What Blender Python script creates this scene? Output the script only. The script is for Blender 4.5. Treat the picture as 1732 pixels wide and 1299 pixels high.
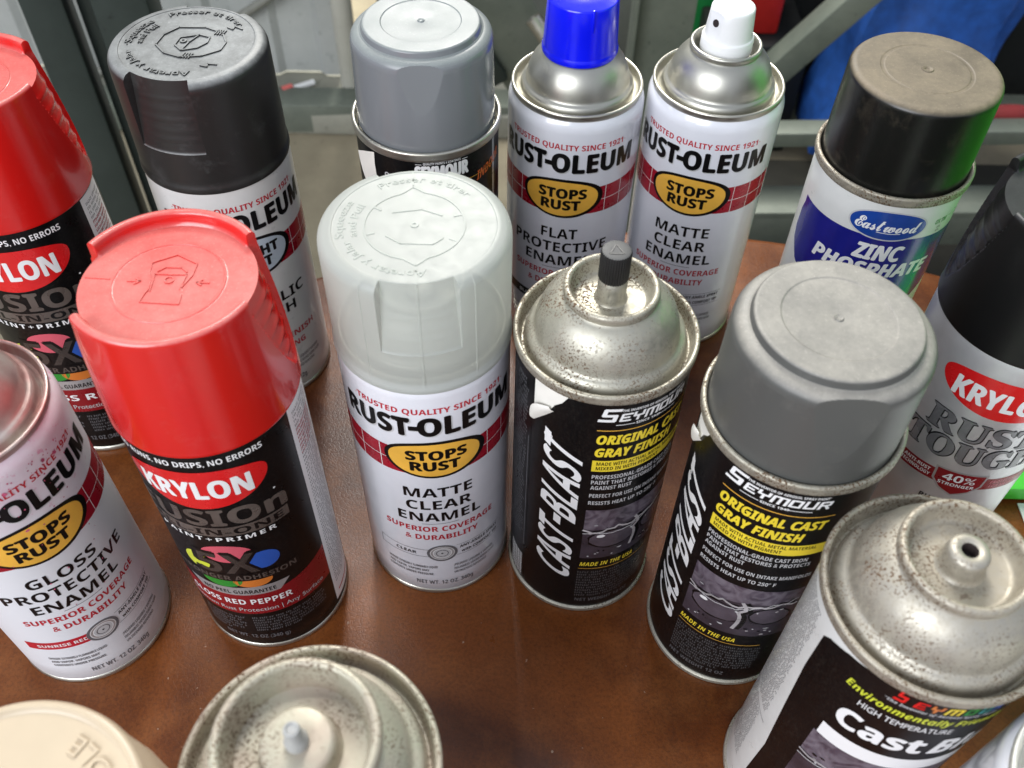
import bpy, bmesh, math, random
from mathutils import Vector, Matrix
random.seed(7)
R_ = math.radians
scene = bpy.context.scene
for o in list(bpy.data.objects): bpy.data.objects.remove(o)

# ------------------------------------------------------------------ camera
PITCH, ROLL, CAMZ = R_(50.243), R_(1.3516), 0.41076
cam_d = bpy.data.cameras.new('camera'); cam = bpy.data.objects.new('camera', cam_d)
scene.collection.objects.link(cam); scene.camera = cam
fw = Vector((0, math.cos(PITCH), -math.sin(PITCH))); up = Vector((0, math.sin(PITCH), math.cos(PITCH))); rt = Vector((1, 0, 0))
r2 = math.cos(ROLL) * rt + math.sin(ROLL) * up
u2 = -math.sin(ROLL) * rt + math.cos(ROLL) * up
m3 = Matrix((r2, u2, -fw)).transposed()
cam.matrix_world = Matrix.Translation((0, 0, CAMZ)) @ m3.to_4x4()
cam_d.sensor_width = 36.0; cam_d.lens = 36.0 * 1597.5 / 1732.0
cam_d.clip_start = 0.01; cam_d.clip_end = 60
cam_d.dof.use_dof = True; cam_d.dof.focus_distance = 0.40; cam_d.dof.aperture_fstop = 16.0

# ------------------------------------------------------------------ world, lamps, exposure
world = bpy.data.worlds.new('World'); scene.world = world; world.use_nodes = True
bg = world.node_tree.nodes['Background']; bg.inputs[0].default_value = (0.80, 0.86, 1.0, 1); bg.inputs[1].default_value = 0.40
def area_lamp(name, loc, target, sx, sy, power, col=(1, 1, 1)):
    d = bpy.data.lights.new(name, 'AREA'); d.shape = 'RECTANGLE'; d.size = sx; d.size_y = sy; d.energy = power; d.color = col
    o = bpy.data.objects.new(name, d); scene.collection.objects.link(o); o.location = loc
    o.rotation_euler = (Vector(target) - Vector(loc)).to_track_quat('-Z', 'Y').to_euler()
    return o
for k in range(3):
    area_lamp('roof_light', (-1.20 + 0.44 * k, 2.0, 2.15), (-0.15, 0.25, 0.05), 0.36, 1.8, 36, (1.0, 0.985, 0.94))
area_lamp('ceiling_tube_light', (0.12, 2.7, 2.3), (0.05, 0.3, 0), 0.9, 0.5, 34, (1.0, 0.97, 0.90))
area_lamp('front_fill_light', (-1.3, -1.7, 1.5), (0, 0.2, 0.1), 1.8, 1.6, 50, (0.93, 0.96, 1.0))  # unseen fill lamp added at front left to brighten the can fronts
scene.view_settings.view_transform = 'Standard'; scene.view_settings.look = 'None'
scene.view_settings.exposure = 0.72; scene.view_settings.gamma = 1.0

# ------------------------------------------------------------------ materials
MATS = {}
def nmat(name):
    m = bpy.data.materials.new(name); m.use_nodes = True; nt = m.node_tree
    return m, nt, nt.nodes['Principled BSDF']
def obj_coords(nt, scale=1.0):
    tc = nt.nodes.new('ShaderNodeTexCoord'); mp = nt.nodes.new('ShaderNodeMapping')
    mp.inputs['Scale'].default_value = (scale,) * 3 if not isinstance(scale, tuple) else scale
    nt.links.new(tc.outputs['Object'], mp.inputs[0]); return mp.outputs[0]
def noise(nt, vec, scale, detail=4, rough=0.55, dist=0.0):
    n = nt.nodes.new('ShaderNodeTexNoise'); n.inputs['Scale'].default_value = scale; n.inputs['Detail'].default_value = detail
    n.inputs['Roughness'].default_value = rough; n.inputs['Distortion'].default_value = dist
    nt.links.new(vec, n.inputs['Vector']); return n.outputs['Fac']
def ramp(nt, fac, stops):
    r = nt.nodes.new('ShaderNodeValToRGB'); e = r.color_ramp.elements
    while len(e) < len(stops): e.new(0.5)
    for k, (p, c) in enumerate(stops):
        e[k].position = p; e[k].color = (c, c, c, 1) if not isinstance(c, tuple) else (*c, 1)
    nt.links.new(fac, r.inputs[0]); return r.outputs[0]
def mix(nt, fac, a, b):
    n = nt.nodes.new('ShaderNodeMix'); n.data_type = 'RGBA'
    if isinstance(fac, float): n.inputs[0].default_value = fac
    else: nt.links.new(fac, n.inputs[0])
    for s, v in ((6, a), (7, b)):
        if isinstance(v, tuple): n.inputs[s].default_value = (*v, 1)
        else: nt.links.new(v, n.inputs[s])
    return n.outputs[2]
def bump(nt, h, strength, dist=0.001):
    b = nt.nodes.new('ShaderNodeBump'); b.inputs['Strength'].default_value = strength; b.inputs['Distance'].default_value = dist
    nt.links.new(h, b.inputs['Height']); return b.outputs[0]
def mul(nt, a, b, op='MULTIPLY'):
    n = nt.nodes.new('ShaderNodeMath'); n.operation = op
    for s, v in ((0, a), (1, b)):
        if isinstance(v, (int, float)): n.inputs[s].default_value = v
        else: nt.links.new(v, n.inputs[s])
    n.use_clamp = True
    return n.outputs[0]

def paint(name, col, rough=0.35, var=0.08, coat=0.0, metal=0.0, spec=0.5, dust=0.0, dustcol=(0.42, 0.36, 0.28)):
    """printed ink, lacquer or moulded plastic with a little unevenness"""
    if name in MATS: return MATS[name]
    m, nt, b = nmat(name); v = obj_coords(nt)
    f = noise(nt, v, 60, 5)
    dark = tuple(c * (1 - var) for c in col); lite = tuple(min(1, c * (1 + var)) for c in col)
    c = mix(nt, ramp(nt, f, [(0.3, 0.0), (0.7, 1.0)]), dark, lite)
    if dust > 0:
        d = ramp(nt, noise(nt, v, 900, 3, 0.7), [(0.50, 0.0), (0.72, 1.0)])
        d2 = ramp(nt, noise(nt, v, 45, 4), [(0.35, 0.15), (0.7, 1.0)])
        c = mix(nt, mul(nt, mul(nt, d, d2), dust), c, dustcol)
    nt.links.new(c, b.inputs['Base Color'])
    r = ramp(nt, noise(nt, v, 120, 4), [(0.3, max(0.02, rough - 0.03)), (0.75, min(1, rough + 0.05))])
    nt.links.new(r, b.inputs['Roughness'])
    b.inputs['Metallic'].default_value = metal; b.inputs['Coat Weight'].default_value = coat; b.inputs['Coat Roughness'].default_value = 0.12
    b.inputs['Specular IOR Level'].default_value = spec
    MATS[name] = m; return m

def tin(name, col=(0.62, 0.60, 0.54), rough=0.3, rust=0.3, dust=0.2, metal=0.95, tint=None, even=False):
    """tinplate: bright, dulled by dust, spotted with rust"""
    if name in MATS: return MATS[name]
    m, nt, b = nmat(name); v = obj_coords(nt)
    base = mix(nt, ramp(nt, noise(nt, v, 35, 5), [(0.3, 0.0), (0.7, 1.0)]), tuple(c * 0.85 for c in col), col)
    dmask = mul(nt, ramp(nt, noise(nt, v, 420, 6, 0.75), [(0.42, 0.15), (0.68, 1.0)]), dust)
    c = mix(nt, dmask, base, (0.33, 0.29, 0.215))
    if tint:
        c = mix(nt, mul(nt, ramp(nt, noise(nt, v, 55, 5), [(0.35, 0.0), (0.62, 1.0)]), tint[1]), c, tint[0])
    s1 = ramp(nt, noise(nt, v, 1150, 3, 0.6), [(0.63 - 0.07 * rust, 0.0), (0.66 - 0.06 * rust, 1.0)])
    s2 = ramp(nt, noise(nt, v, 42, 5, 0.65), [(0.56 - 0.10 * rust, 0.0), (0.68 - 0.08 * rust, 1.0)])
    rm = mul(nt, s1, s2)
    s3 = ramp(nt, noise(nt, v, 260, 5, 0.75), [(0.70 - 0.05 * rust, 0.0), (0.74 - 0.05 * rust, 1.0)])
    rm = mul(nt, rm, mul(nt, s3, 0.6 if rust > 0.25 else 0.0), 'MAXIMUM')
    rustc = mix(nt, noise(nt, v, 1500, 2), (0.055, 0.032, 0.018), (0.16, 0.092, 0.045))
    c = mix(nt, rm, c, rustc)
    nt.links.new(c, b.inputs['Base Color'])
    inv = mul(nt, mul(nt, 1.0, mul(nt, rm, dmask, 'MAXIMUM'), 'SUBTRACT'), metal)
    nt.links.new(inv, b.inputs['Metallic'])
    r = ramp(nt, noise(nt, v, 160, 5), [(0.3, rough - 0.06), (0.75, rough + (0.0 if even else 0.16))])
    nt.links.new(mul(nt, r, mul(nt, rm, 0.4), 'ADD'), b.inputs['Roughness'])
    nt.links.new(bump(nt, mul(nt, rm, mul(nt, noise(nt, v, 500, 4), 0.25), 'ADD'), 0.03 if even else 0.25, 0.0004), b.inputs['Normal'])
    MATS[name] = m; return m

def milky(name):
    """thin milky polyethylene: part of the light goes through the wall"""
    m, nt, b = nmat(name); v = obj_coords(nt)
    b.inputs['Base Color'].default_value = (0.60, 0.625, 0.59, 1)
    nt.links.new(ramp(nt, noise(nt, v, 200, 3), [(0.3, 0.32), (0.7, 0.42)]), b.inputs['Roughness'])
    tl = nt.nodes.new('ShaderNodeBsdfTranslucent'); tl.inputs[0].default_value = (0.72, 0.745, 0.69, 1)
    tp = nt.nodes.new('ShaderNodeBsdfTransparent'); tp.inputs[0].default_value = (0.95, 0.96, 0.95, 1)
    m1 = nt.nodes.new('ShaderNodeMixShader'); m1.inputs[0].default_value = 0.46; m2 = nt.nodes.new('ShaderNodeMixShader'); m2.inputs[0].default_value = 0.16
    nt.links.new(b.outputs[0], m1.inputs[1]); nt.links.new(tl.outputs[0], m1.inputs[2]); nt.links.new(m1.outputs[0], m2.inputs[1]); nt.links.new(tp.outputs[0], m2.inputs[2])
    nt.links.new(m2.outputs[0], nt.nodes['Material Output'].inputs[0])
    MATS[name] = m; return m

def dusted(name, col, dustcol, amount, rough, side_rough=0.35, coat=0.0, patch=45):
    """moulded plastic with dust settled, patchily, on whatever faces up"""
    m, nt, b = nmat(name); v = obj_coords(nt)
    ge = nt.nodes.new('ShaderNodeNewGeometry'); sp = nt.nodes.new('ShaderNodeSeparateXYZ'); nt.links.new(ge.outputs['Normal'], sp.inputs[0])
    n1 = noise(nt, v, patch, 6, 0.65); n2 = noise(nt, v, 420, 4, 0.7)
    upm = ramp(nt, mul(nt, sp.outputs[2], mul(nt, n1, 0.35), 'ADD'), [(0.55, 0.0), (1.0, 1.0)])
    f = mul(nt, mul(nt, upm, ramp(nt, n1, [(0.30, 0.5), (0.62, 1.0)])), ramp(nt, n2, [(0.3, amount * 0.75), (0.65, amount)]))
    side = mul(nt, ramp(nt, noise(nt, v, 70, 6, 0.75), [(0.55, 0.0), (0.8, 0.16)]), amount)
    f = mul(nt, f, side, 'MAXIMUM')
    c = mix(nt, f, col, dustcol); c = mix(nt, mul(nt, upm, ramp(nt, noise(nt, v, 1100, 2, 0.6), [(0.60, 0.0), (0.78, 0.30)])), c, tuple(min(1, x * 1.7) for x in dustcol))
    nt.links.new(c, b.inputs['Base Color'])
    rr = nt.nodes.new('ShaderNodeMapRange'); nt.links.new(f, rr.inputs[0]); rr.inputs[3].default_value = side_rough; rr.inputs[4].default_value = rough; nt.links.new(rr.outputs[0], b.inputs['Roughness'])
    b.inputs['Coat Weight'].default_value = coat; b.inputs['Coat Roughness'].default_value = 0.10
    nt.links.new(bump(nt, mul(nt, n2, upm), 0.10, 0.0003), b.inputs['Normal'])
    MATS[name] = m; return m

def leather(name):
    m, nt, b = nmat(name); v = obj_coords(nt)
    big = noise(nt, v, 7, 6, 0.6, 0.6); mid = noise(nt, v, 38, 5, 0.6); fine = noise(nt, v, 650, 3, 0.7)
    c = mix(nt, ramp(nt, big, [(0.38, 0.0), (0.60, 1.0)]), (0.068, 0.0160, 0.0034), (0.215, 0.062, 0.0125))
    c = mix(nt, ramp(nt, mid, [(0.48, 0.0), (0.8, 0.35)]), c, (0.40, 0.150, 0.042))
    c = mix(nt, ramp(nt, fine, [(0.42, 0.0), (0.7, 0.45)]), c, (0.035, 0.012, 0.005))
    sc_ = noise(nt, obj_coords(nt, (14.0, 190.0, 60.0)), 1.0, 3, 0.6, 0.4)
    c = mix(nt, ramp(nt, sc_, [(0.68, 0.0), (0.74, 0.22)]), c, (0.30, 0.12, 0.04))
    sp_ = mul(nt, ramp(nt, noise(nt, v, 240, 2, 0.5), [(0.735, 0.0), (0.75, 1.0)]), ramp(nt, noise(nt, v, 9, 3), [(0.5, 0.0), (0.6, 1.0)]))
    c = mix(nt, mul(nt, sp_, 0.6), c, (0.45, 0.36, 0.28))
    nt.links.new(c, b.inputs['Base Color'])
    nt.links.new(ramp(nt, mid, [(0.3, 0.27), (0.75, 0.42)]), b.inputs['Roughness'])
    vo = nt.nodes.new('ShaderNodeTexVoronoi'); vo.feature = 'DISTANCE_TO_EDGE'; vo.inputs['Scale'].default_value = 520
    nt.links.new(v, vo.inputs['Vector'])
    b.inputs['Specular IOR Level'].default_value = 0.30
    h = mul(nt, ramp(nt, vo.outputs[0], [(0.0, 0.0), (0.22, 1.0)]), mul(nt, fine, 0.6), 'ADD')
    nt.links.new(bump(nt, h, 0.13, 0.0003), b.inputs['Normal'])
    MATS[name] = m; return m

def grimy(name, a, bcol, scale=6, rough=0.7, metal=0.0, bumpy=0.2):
    m, nt, b = nmat(name); v = obj_coords(nt)
    c = mix(nt, ramp(nt, noise(nt, v, scale, 7, 0.65), [(0.33, 0.0), (0.66, 1.0)]), a, bcol)
    c = mix(nt, ramp(nt, noise(nt, v, scale * 14, 4, 0.7), [(0.62, 0.0), (0.75, 0.6)]), c, tuple(x * 0.35 for x in a))
    nt.links.new(c, b.inputs['Base Color']); b.inputs['Roughness'].default_value = rough; b.inputs['Metallic'].default_value = metal
    nt.links.new(bump(nt, noise(nt, v, scale * 25, 4), bumpy, 0.003), b.inputs['Normal'])
    MATS[name] = m; return m

def engine_photo(name):
    """printed picture of bare castings: purple greys with bright streaks"""
    m, nt, b = nmat(name); v = obj_coords(nt)
    n1 = noise(nt, v, 62, 2, 0.45, 1.2); n2 = noise(nt, v, 105, 3, 0.5, 2.2)
    c = ramp(nt, n1, [(0.30, (0.030, 0.022, 0.034)), (0.48, (0.075, 0.058, 0.080)), (0.66, (0.12, 0.10, 0.125))])
    c = mix(nt, ramp(nt, n2, [(0.40, 0.0), (0.62, 0.35)]), c, (0.30, 0.27, 0.31))
    nt.links.new(c, b.inputs['Base Color']); b.inputs['Roughness'].default_value = 0.3
    MATS[name] = m; return m

ink = {
 'white': paint('white_ink', (0.82, 0.82, 0.82), 0.3, 0.03), 'black': paint('black_ink', (0.004, 0.004, 0.0045), 0.3, 0.1, 0, 0, 0.3),
 'red': paint('red_ink', (0.50, 0.012, 0.028), 0.3), 'grey': paint('grey_ink', (0.13, 0.13, 0.14), 0.32), 'yellow': paint('yellow_ink', (0.80, 0.62, 0.04), 0.3),
 'gold': paint('gold_ink', (0.84, 0.46, 0.065), 0.3, 0.12), 'lightgrey': paint('light_grey_ink', (0.52, 0.52, 0.53), 0.32), 'darkgrey': paint('dark_grey_ink', (0.10, 0.10, 0.105), 0.3),
 'navy': paint('navy_ink', (0.012, 0.014, 0.20), 0.22, 0.2, 0.5), 'blue': paint('blue_ink', (0.012, 0.055, 0.30), 0.22, 0.2, 0.4), 'bandred': paint('band_red_ink', (0.33, 0.006, 0.020), 0.28, 0.25),
 'bronze': paint('bronze_ink', (0.095, 0.076, 0.066), 0.28, 0.3), 'darkbronze': paint('dark_bronze_ink', (0.045, 0.036, 0.032), 0.28, 0.2), 'krylonred': paint('brand_red_ink', (0.66, 0.012, 0.014), 0.25, 0.1, 0.4), 'maroon': paint('maroon_ink', (0.24, 0.006, 0.012), 0.28),
 'green': paint('green_ink', (0.02, 0.25, 0.03), 0.3), 'orange': paint('orange_ink', (0.62, 0.18, 0.03), 0.3), 'lime': paint('lime_ink', (0.62, 0.68, 0.05), 0.3), 'ballblue': paint('ball_blue_ink', (0.02, 0.09, 0.42), 0.3),
 'pink': paint('pink_ink', (0.62, 0.10, 0.14), 0.3), 'silver': paint('silver_ink', (0.50, 0.50, 0.51), 0.3, 0.1, 0.2, 0.5), 'palesteel': paint('pale_steel_ink', (0.48, 0.55, 0.62), 0.3), 'flame': paint('flame_ink', (0.70, 0.13, 0.02), 0.3),
 'plum': paint('plum_ink', (0.045, 0.036, 0.048), 0.3, 0.5), 'plumlight': paint('plum_light_ink', (0.085, 0.070, 0.088), 0.3, 0.4), 'palegrey': paint('pale_grey_ink', (0.42, 0.40, 0.41), 0.3, 0.4), 'teal': paint('teal_ink', (0.06, 0.32, 0.30), 0.3), 'photo': engine_photo('engine_print'), 'steelgrey': paint('letter_steel', (0.22, 0.22, 0.23), 0.25, 0.3, 0.2, 0.3), 'overspray': paint('pink_overspray', (0.56, 0.10, 0.20), 0.6, 0.4),
}
white_can = paint('white_lacquer', (0.74, 0.75, 0.80), 0.20, 0.03, 0.5)
black_can = paint('black_lacquer', (0.0035, 0.0035, 0.004), 0.30, 0.2, 0.0, 0, 0.22, 0.045)
silver_can = paint('silver_lacquer', (0.66, 0.66, 0.67), 0.34, 0.10, 0.2, 0.5)
aged_white_can = paint('aged_white_lacquer', (0.66, 0.66, 0.64), 0.30, 0.06, 0.2)
bright_tin = tin('bright_tin', (0.52, 0.51, 0.455), 0.44, -2.0, 0.02, 0.95, None, True)
seam_tin = tin('seam_tin', (0.56, 0.545, 0.48), 0.32, 0.05, 0.12)
rusty_tin = tin('rusty_tin', (0.53, 0.515, 0.44), 0.45, 1.24, 0.45, 0.88)
rusty_rim = tin('rusty_rim', (0.48, 0.46, 0.385), 0.46, 1.5, 0.65, 0.88)
dusty_tin = tin('dusty_tin', (0.52, 0.49, 0.425), 0.46, 1.15, 0.70, 0.88)
dusty_rim = tin('dusty_rim', (0.44, 0.405, 0.34), 0.5, 1.4, 0.9, 0.85)
cream_tin = tin('cream_tin', (0.52, 0.52, 0.41), 0.44, 1.25, 0.30, 0.35, ((0.58, 0.44, 0.38), 0.45))
cream_rim = tin('cream_rim', (0.48, 0.47, 0.365), 0.44, 1.3, 0.40, 0.35, ((0.42, 0.30, 0.25), 0.5))
pink_tin = tin('pink_sprayed_tin', (0.62, 0.57, 0.52), 0.36, 0.0, 0.15, 0.7, ((0.42, 0.20, 0.19), 0.9))
red_plastic = red_plastic_top = dusted('red_plastic', (0.60, 0.010, 0.008), (0.68, 0.26, 0.225), 0.72, 0.40, 0.22, 0.4, 25)  # pink of upward faces is dust plus reflected light put into the colour
charcoal_plastic = charcoal_top = dusted('charcoal_plastic', (0.020, 0.019, 0.018), (0.30, 0.31, 0.305), 0.95, 0.48, 0.40)
black_plastic = black_cap_top = dusted('black_plastic', (0.006, 0.006, 0.006), (0.055, 0.056, 0.055), 0.6, 0.5, 0.33)
brown_dust_cap = dusted('dusty_black_plastic', (0.007, 0.007, 0.006), (0.215, 0.172, 0.115), 0.95, 0.75, 0.28, 0.0, 30)
grey_gloss_plastic = grey_gloss_top = dusted('grey_gloss_plastic', (0.18, 0.19, 0.20), (0.25, 0.28, 0.265), 0.7, 0.62, 0.20, 0.0)
grey_dull_plastic = grey_dusty_top = dusted('grey_dull_plastic', (0.082, 0.083, 0.078), (0.33, 0.31, 0.27), 0.92, 0.6, 0.40)
beige_plastic = paint('beige_plastic', (0.55, 0.45, 0.32), 0.35, 0.04)
blue_plastic = paint('blue_plastic', (0.003, 0.008, 0.80), 0.22, 0.06, 0.2)
white_plastic = paint('white_plastic', (0.80, 0.80, 0.79), 0.35, 0.03)
def stained(name, col, stain, z_full, z_none):
    m, nt, b = nmat(name); v = obj_coords(nt)
    sp = nt.nodes.new('ShaderNodeSeparateXYZ'); nt.links.new(v, sp.inputs[0])
    mr = nt.nodes.new('ShaderNodeMapRange'); nt.links.new(sp.outputs[2], mr.inputs[0]); mr.inputs[1].default_value = z_none; mr.inputs[2].default_value = z_full
    f = mul(nt, mul(nt, mr.outputs[0], ramp(nt, noise(nt, v, 60, 5), [(0.35, 0.25), (0.65, 1.0)])), 0.55)
    g = mul(nt, mul(nt, mr.outputs[0], ramp(nt, noise(nt, v, 330, 3, 0.6), [(0.60, 0.0), (0.68, 1.0)])), 0.8)
    c = mix(nt, mul(nt, f, g, 'MAXIMUM'), col, stain); nt.links.new(c, b.inputs['Base Color']); b.inputs['Roughness'].default_value = 0.3
    MATS[name] = m; return m
pink_stained_can = stained('pink_stained_lacquer', (0.74, 0.75, 0.78), (0.62, 0.22, 0.36), 0.153, 0.10)
clear_plastic = milky('milky_clear_plastic')
paper = paint('torn_paper', (0.78, 0.76, 0.70), 0.6, 0.08)
hole_dark = paint('hole_dark', (0.02, 0.012, 0.010), 0.7)
pin_grey = paint('grey_nylon', (0.36, 0.36, 0.35), 0.4)

# ------------------------------------------------------------------ object helpers
COL = scene.collection
def link(name, me, mat, parent=None, loc=(0, 0, 0)):
    o = bpy.data.objects.new(name, me); COL.objects.link(o)
    if mat is not None:
        for x in (mat if isinstance(mat, (list, tuple)) else [mat]): me.materials.append(x)
    if parent is not None: o.parent = parent
    o.location = loc
    return o
def tag(o, label, cat, group=None):
    o['label'] = label; o['category'] = cat
    if group: o['group'] = group
    return o
def thing(name, label, cat, loc=(0, 0, 0), rz=0, group=None):
    o = bpy.data.objects.new(name, None); COL.objects.link(o); o.location = loc; o.rotation_euler = (0, 0, rz)
    o.empty_display_size = 0.01
    return tag(o, label, cat, group)
def finish(me, angle=40):
    for p in me.polygons: p.use_smooth = True
    me.set_sharp_from_angle(angle=R_(angle)); return me
MM = 0.001
def arc(cr, cz, rad, a0, a1, n=5):
    return [(cr + rad * math.cos(R_(a0 + (a1 - a0) * k / n)), cz + rad * math.sin(R_(a0 + (a1 - a0) * k / n))) for k in range(n + 1)]
def dens(prof, step):
    out = [prof[0]]
    for a, b in zip(prof, prof[1:]):
        n = max(1, int(math.ceil(math.hypot(b[0] - a[0], b[1] - a[1]) / step)))
        out += [(a[0] + (b[0] - a[0]) * k / n, a[1] + (b[1] - a[1]) * k / n) for k in range(1, n + 1)]
    return out
def spin(prof, phis=96, mod=None, split=None):
    """surface of revolution in mm; mod(r, z, phi) may push points; split(z_index, r, z) -> material slot"""
    if isinstance(phis, int): phis = [360.0 * k / phis for k in range(phis)]
    n = len(phis); vs = []; fs = []; mi = []; rows = []
    for (r, z) in prof:
        if r < 1e-6:
            vs.append((0, 0, z * MM)); rows.append([len(vs) - 1] * n)
        else:
            row = []
            for ph in phis:
                rr, zz = (r, z) if mod is None else mod(r, z, ph)
                vs.append((rr * MM * math.cos(R_(ph)), rr * MM * math.sin(R_(ph)), zz * MM)); row.append(len(vs) - 1)
            rows.append(row)
    for i in range(len(rows) - 1):
        for j in range(n):
            a, b, c, d = rows[i][j], rows[i][(j + 1) % n], rows[i + 1][(j + 1) % n], rows[i + 1][j]
            f = []
            for q in (a, b, c, d):
                if q not in f: f.append(q)
            if len(f) > 2:
                fs.append(f); mi.append(split(prof[i], prof[i + 1]) if split else 0)
    me = bpy.data.meshes.new('spun'); me.from_pydata(vs, [], fs)
    for p, k in zip(me.polygons, mi): p.material_index = k
    me.update(); return finish(me)
def lathe(name, prof, mat, parent, phis=96, mod=None, split=None):
    return link(name, spin(prof, phis, mod, split), mat, parent)

# ------------------------------------------------------------------ lettering
def _map(s, up0, lo0, dg0=None):
    out = ''
    for ch in s:
        if 'A' <= ch <= 'Z': out += chr(up0 + ord(ch) - 65)
        elif 'a' <= ch <= 'z': out += chr(lo0 + ord(ch) - 97)
        elif '0' <= ch <= '9' and dg0: out += chr(dg0 + ord(ch) - 48)
        else: out += ch
    return out
def bold(s): return _map(s, 0x1D5D4, 0x1D5EE, 0x1D7EC)
def boldit(s): return _map(s, 0x1D63C, 0x1D656, 0x1D7EC)
def serif(s): return _map(s, 0x1D400, 0x1D41A, 0x1D7CE)
def script(s): return _map(s, 0x1D4D0, 0x1D4EA)
STY = {'bold': bold, 'boldit': boldit, 'serif': serif, 'script': script, 'plain': lambda s: s}
_cache = {}
def glyphs(s, style='bold', space=1.0, res=3):
    key = (s, style, space, res)
    if key in _cache: return _cache[key]
    cu = bpy.data.curves.new('lettering_curve', 'FONT'); cu.body = STY[style](s); cu.size = 1; cu.space_character = space; cu.resolution_u = res
    ob = bpy.data.objects.new('lettering_curve', cu); COL.objects.link(ob)
    dg = bpy.context.evaluated_depsgraph_get()
    me = bpy.data.meshes.new_from_object(ob.evaluated_get(dg))
    v = [(p.co.x, p.co.y) for p in me.vertices]; f = [tuple(p.vertices) for p in me.polygons]
    bpy.data.meshes.remove(me); bpy.data.objects.remove(ob); bpy.data.curves.remove(cu)
    _cache[key] = (v, f); return v, f
CAPH = {}
def cap_height(style):
    if style not in CAPH:
        v, f = glyphs('H' if style != 'script' else 'd', style); CAPH[style] = max(p[1] for p in v)
    return CAPH[style]
def text2d(s, h, w=None, style='bold', space=1.0, align='c', shear=0.0, res=3):
    v, f = glyphs(s, style, space, res)
    x0 = min(p[0] for p in v); x1 = max(p[0] for p in v)
    sy = h / cap_height(style); sx = sy if w is None else w / (x1 - x0)
    ox = {'c': (x0 + x1) / 2, 'l': x0, 'r': x1}[align]
    return [((p[0] - ox) * sx + shear * p[1] * sy, p[1] * sy) for p in v], f
def rot2(vf, deg):
    c, s = math.cos(R_(deg)), math.sin(R_(deg)); return [(x * c - y * s, x * s + y * c) for x, y in vf[0]], vf[1]
def poly2d(pts): return list(pts), [tuple(range(len(pts)))]
def rect2d(u0, z0, u1, z1): return poly2d([(u0, z0), (u1, z0), (u1, z1), (u0, z1)])
def sup2d(cu, cz, a, b, e=2.0, egg=0.0, n=48):
    pts = []
    for k in range(n):
        t = 2 * math.pi * k / n; c, s = math.cos(t), math.sin(t)
        x = math.copysign(abs(c) ** (2 / e), c); y = math.copysign(abs(s) ** (2 / e), s)
        pts.append((cu + a * x, cz + b * y * (1 - egg * x)))
    return poly2d(pts)
def badge2d(cu, zt, zm, zb, a, et=3.0, eb=1.9, n=56):
    pts = []
    for k in range(n):
        t = 2 * math.pi * k / n; c, sn = math.cos(t), math.sin(t); e = et if sn > 0 else eb; b = (zt - zm) if sn > 0 else (zm - zb)
        pts.append((cu + a * math.copysign(abs(c) ** (2 / e), c), zm + b * math.copysign(abs(sn) ** (2 / e), sn)))
    return poly2d(pts)
def ring2d(cu, cz, a0, a1, n=32, sq=1.0):
    v = []; f = []
    for k in range(n):
        t = 2 * math.pi * k / n; v += [(cu + a0 * math.cos(t), cz + a0 * sq * math.sin(t)), (cu + a1 * math.cos(t), cz + a1 * sq * math.sin(t))]
    for k in range(n):
        j = (k + 1) % n; f.append((2 * k, 2 * k + 1, 2 * j + 1, 2 * j))
    return v, f
def stroke2d(pts, w, closed=False):
    v = []; f = []; n = len(pts)
    for k in range(n if closed else n - 1):
        (ax, ay), (bx, by) = pts[k], pts[(k + 1) % n]; d = math.hypot(bx - ax, by - ay) or 1
        nx, ny = -(by - ay) / d * w / 2, (bx - ax) / d * w / 2; tx, ty = (0, 0) if closed else ((bx - ax) / d * w * .3, (by - ay) / d * w * .3)
        i = len(v); v += [(ax + nx - tx, ay + ny - ty), (bx + nx + tx, by + ny + ty), (bx - nx + tx, by - ny + ty), (ax - nx - tx, ay - ny - ty)]; f.append((i, i + 1, i + 2, i + 3))
    return v, f
def shift(vf, du, dz): return [(x + du, y + dz) for x, y in vf[0]], vf[1]
def fineprint(u0, z0, u1, z1, lines, seed=1):
    rnd = random.Random(seed); v = []; f = []; pitch = (z1 - z0) / lines
    for k in range(lines):
        zb = z1 - (k + 1) * pitch + pitch * 0.2; h = pitch * 0.58; u = u0; end = u1 if k < lines - 1 else u0 + (u1 - u0) * 0.6
        while u < end - h:
            for _ in range(rnd.randint(2, 8)):
                cw = h * rnd.uniform(0.35, 0.6)
                if u + cw > end: break
                i = len(v); st = h * 0.22; kind = rnd.random()
                v += [(u, zb), (u + st, zb), (u + st, zb + h), (u, zb + h)]; f.append((i, i + 1, i + 2, i + 3)); i += 4
                zz = zb + (h - st if kind < 0.4 else (0 if kind < 0.7 else h * 0.4))
                v += [(u + st, zz), (u + cw, zz), (u + cw, zz + st), (u + st, zz + st)]; f.append((i, i + 1, i + 2, i + 3))
                u += cw + h * 0.2
            u += h * 0.55
    return v, f

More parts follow.
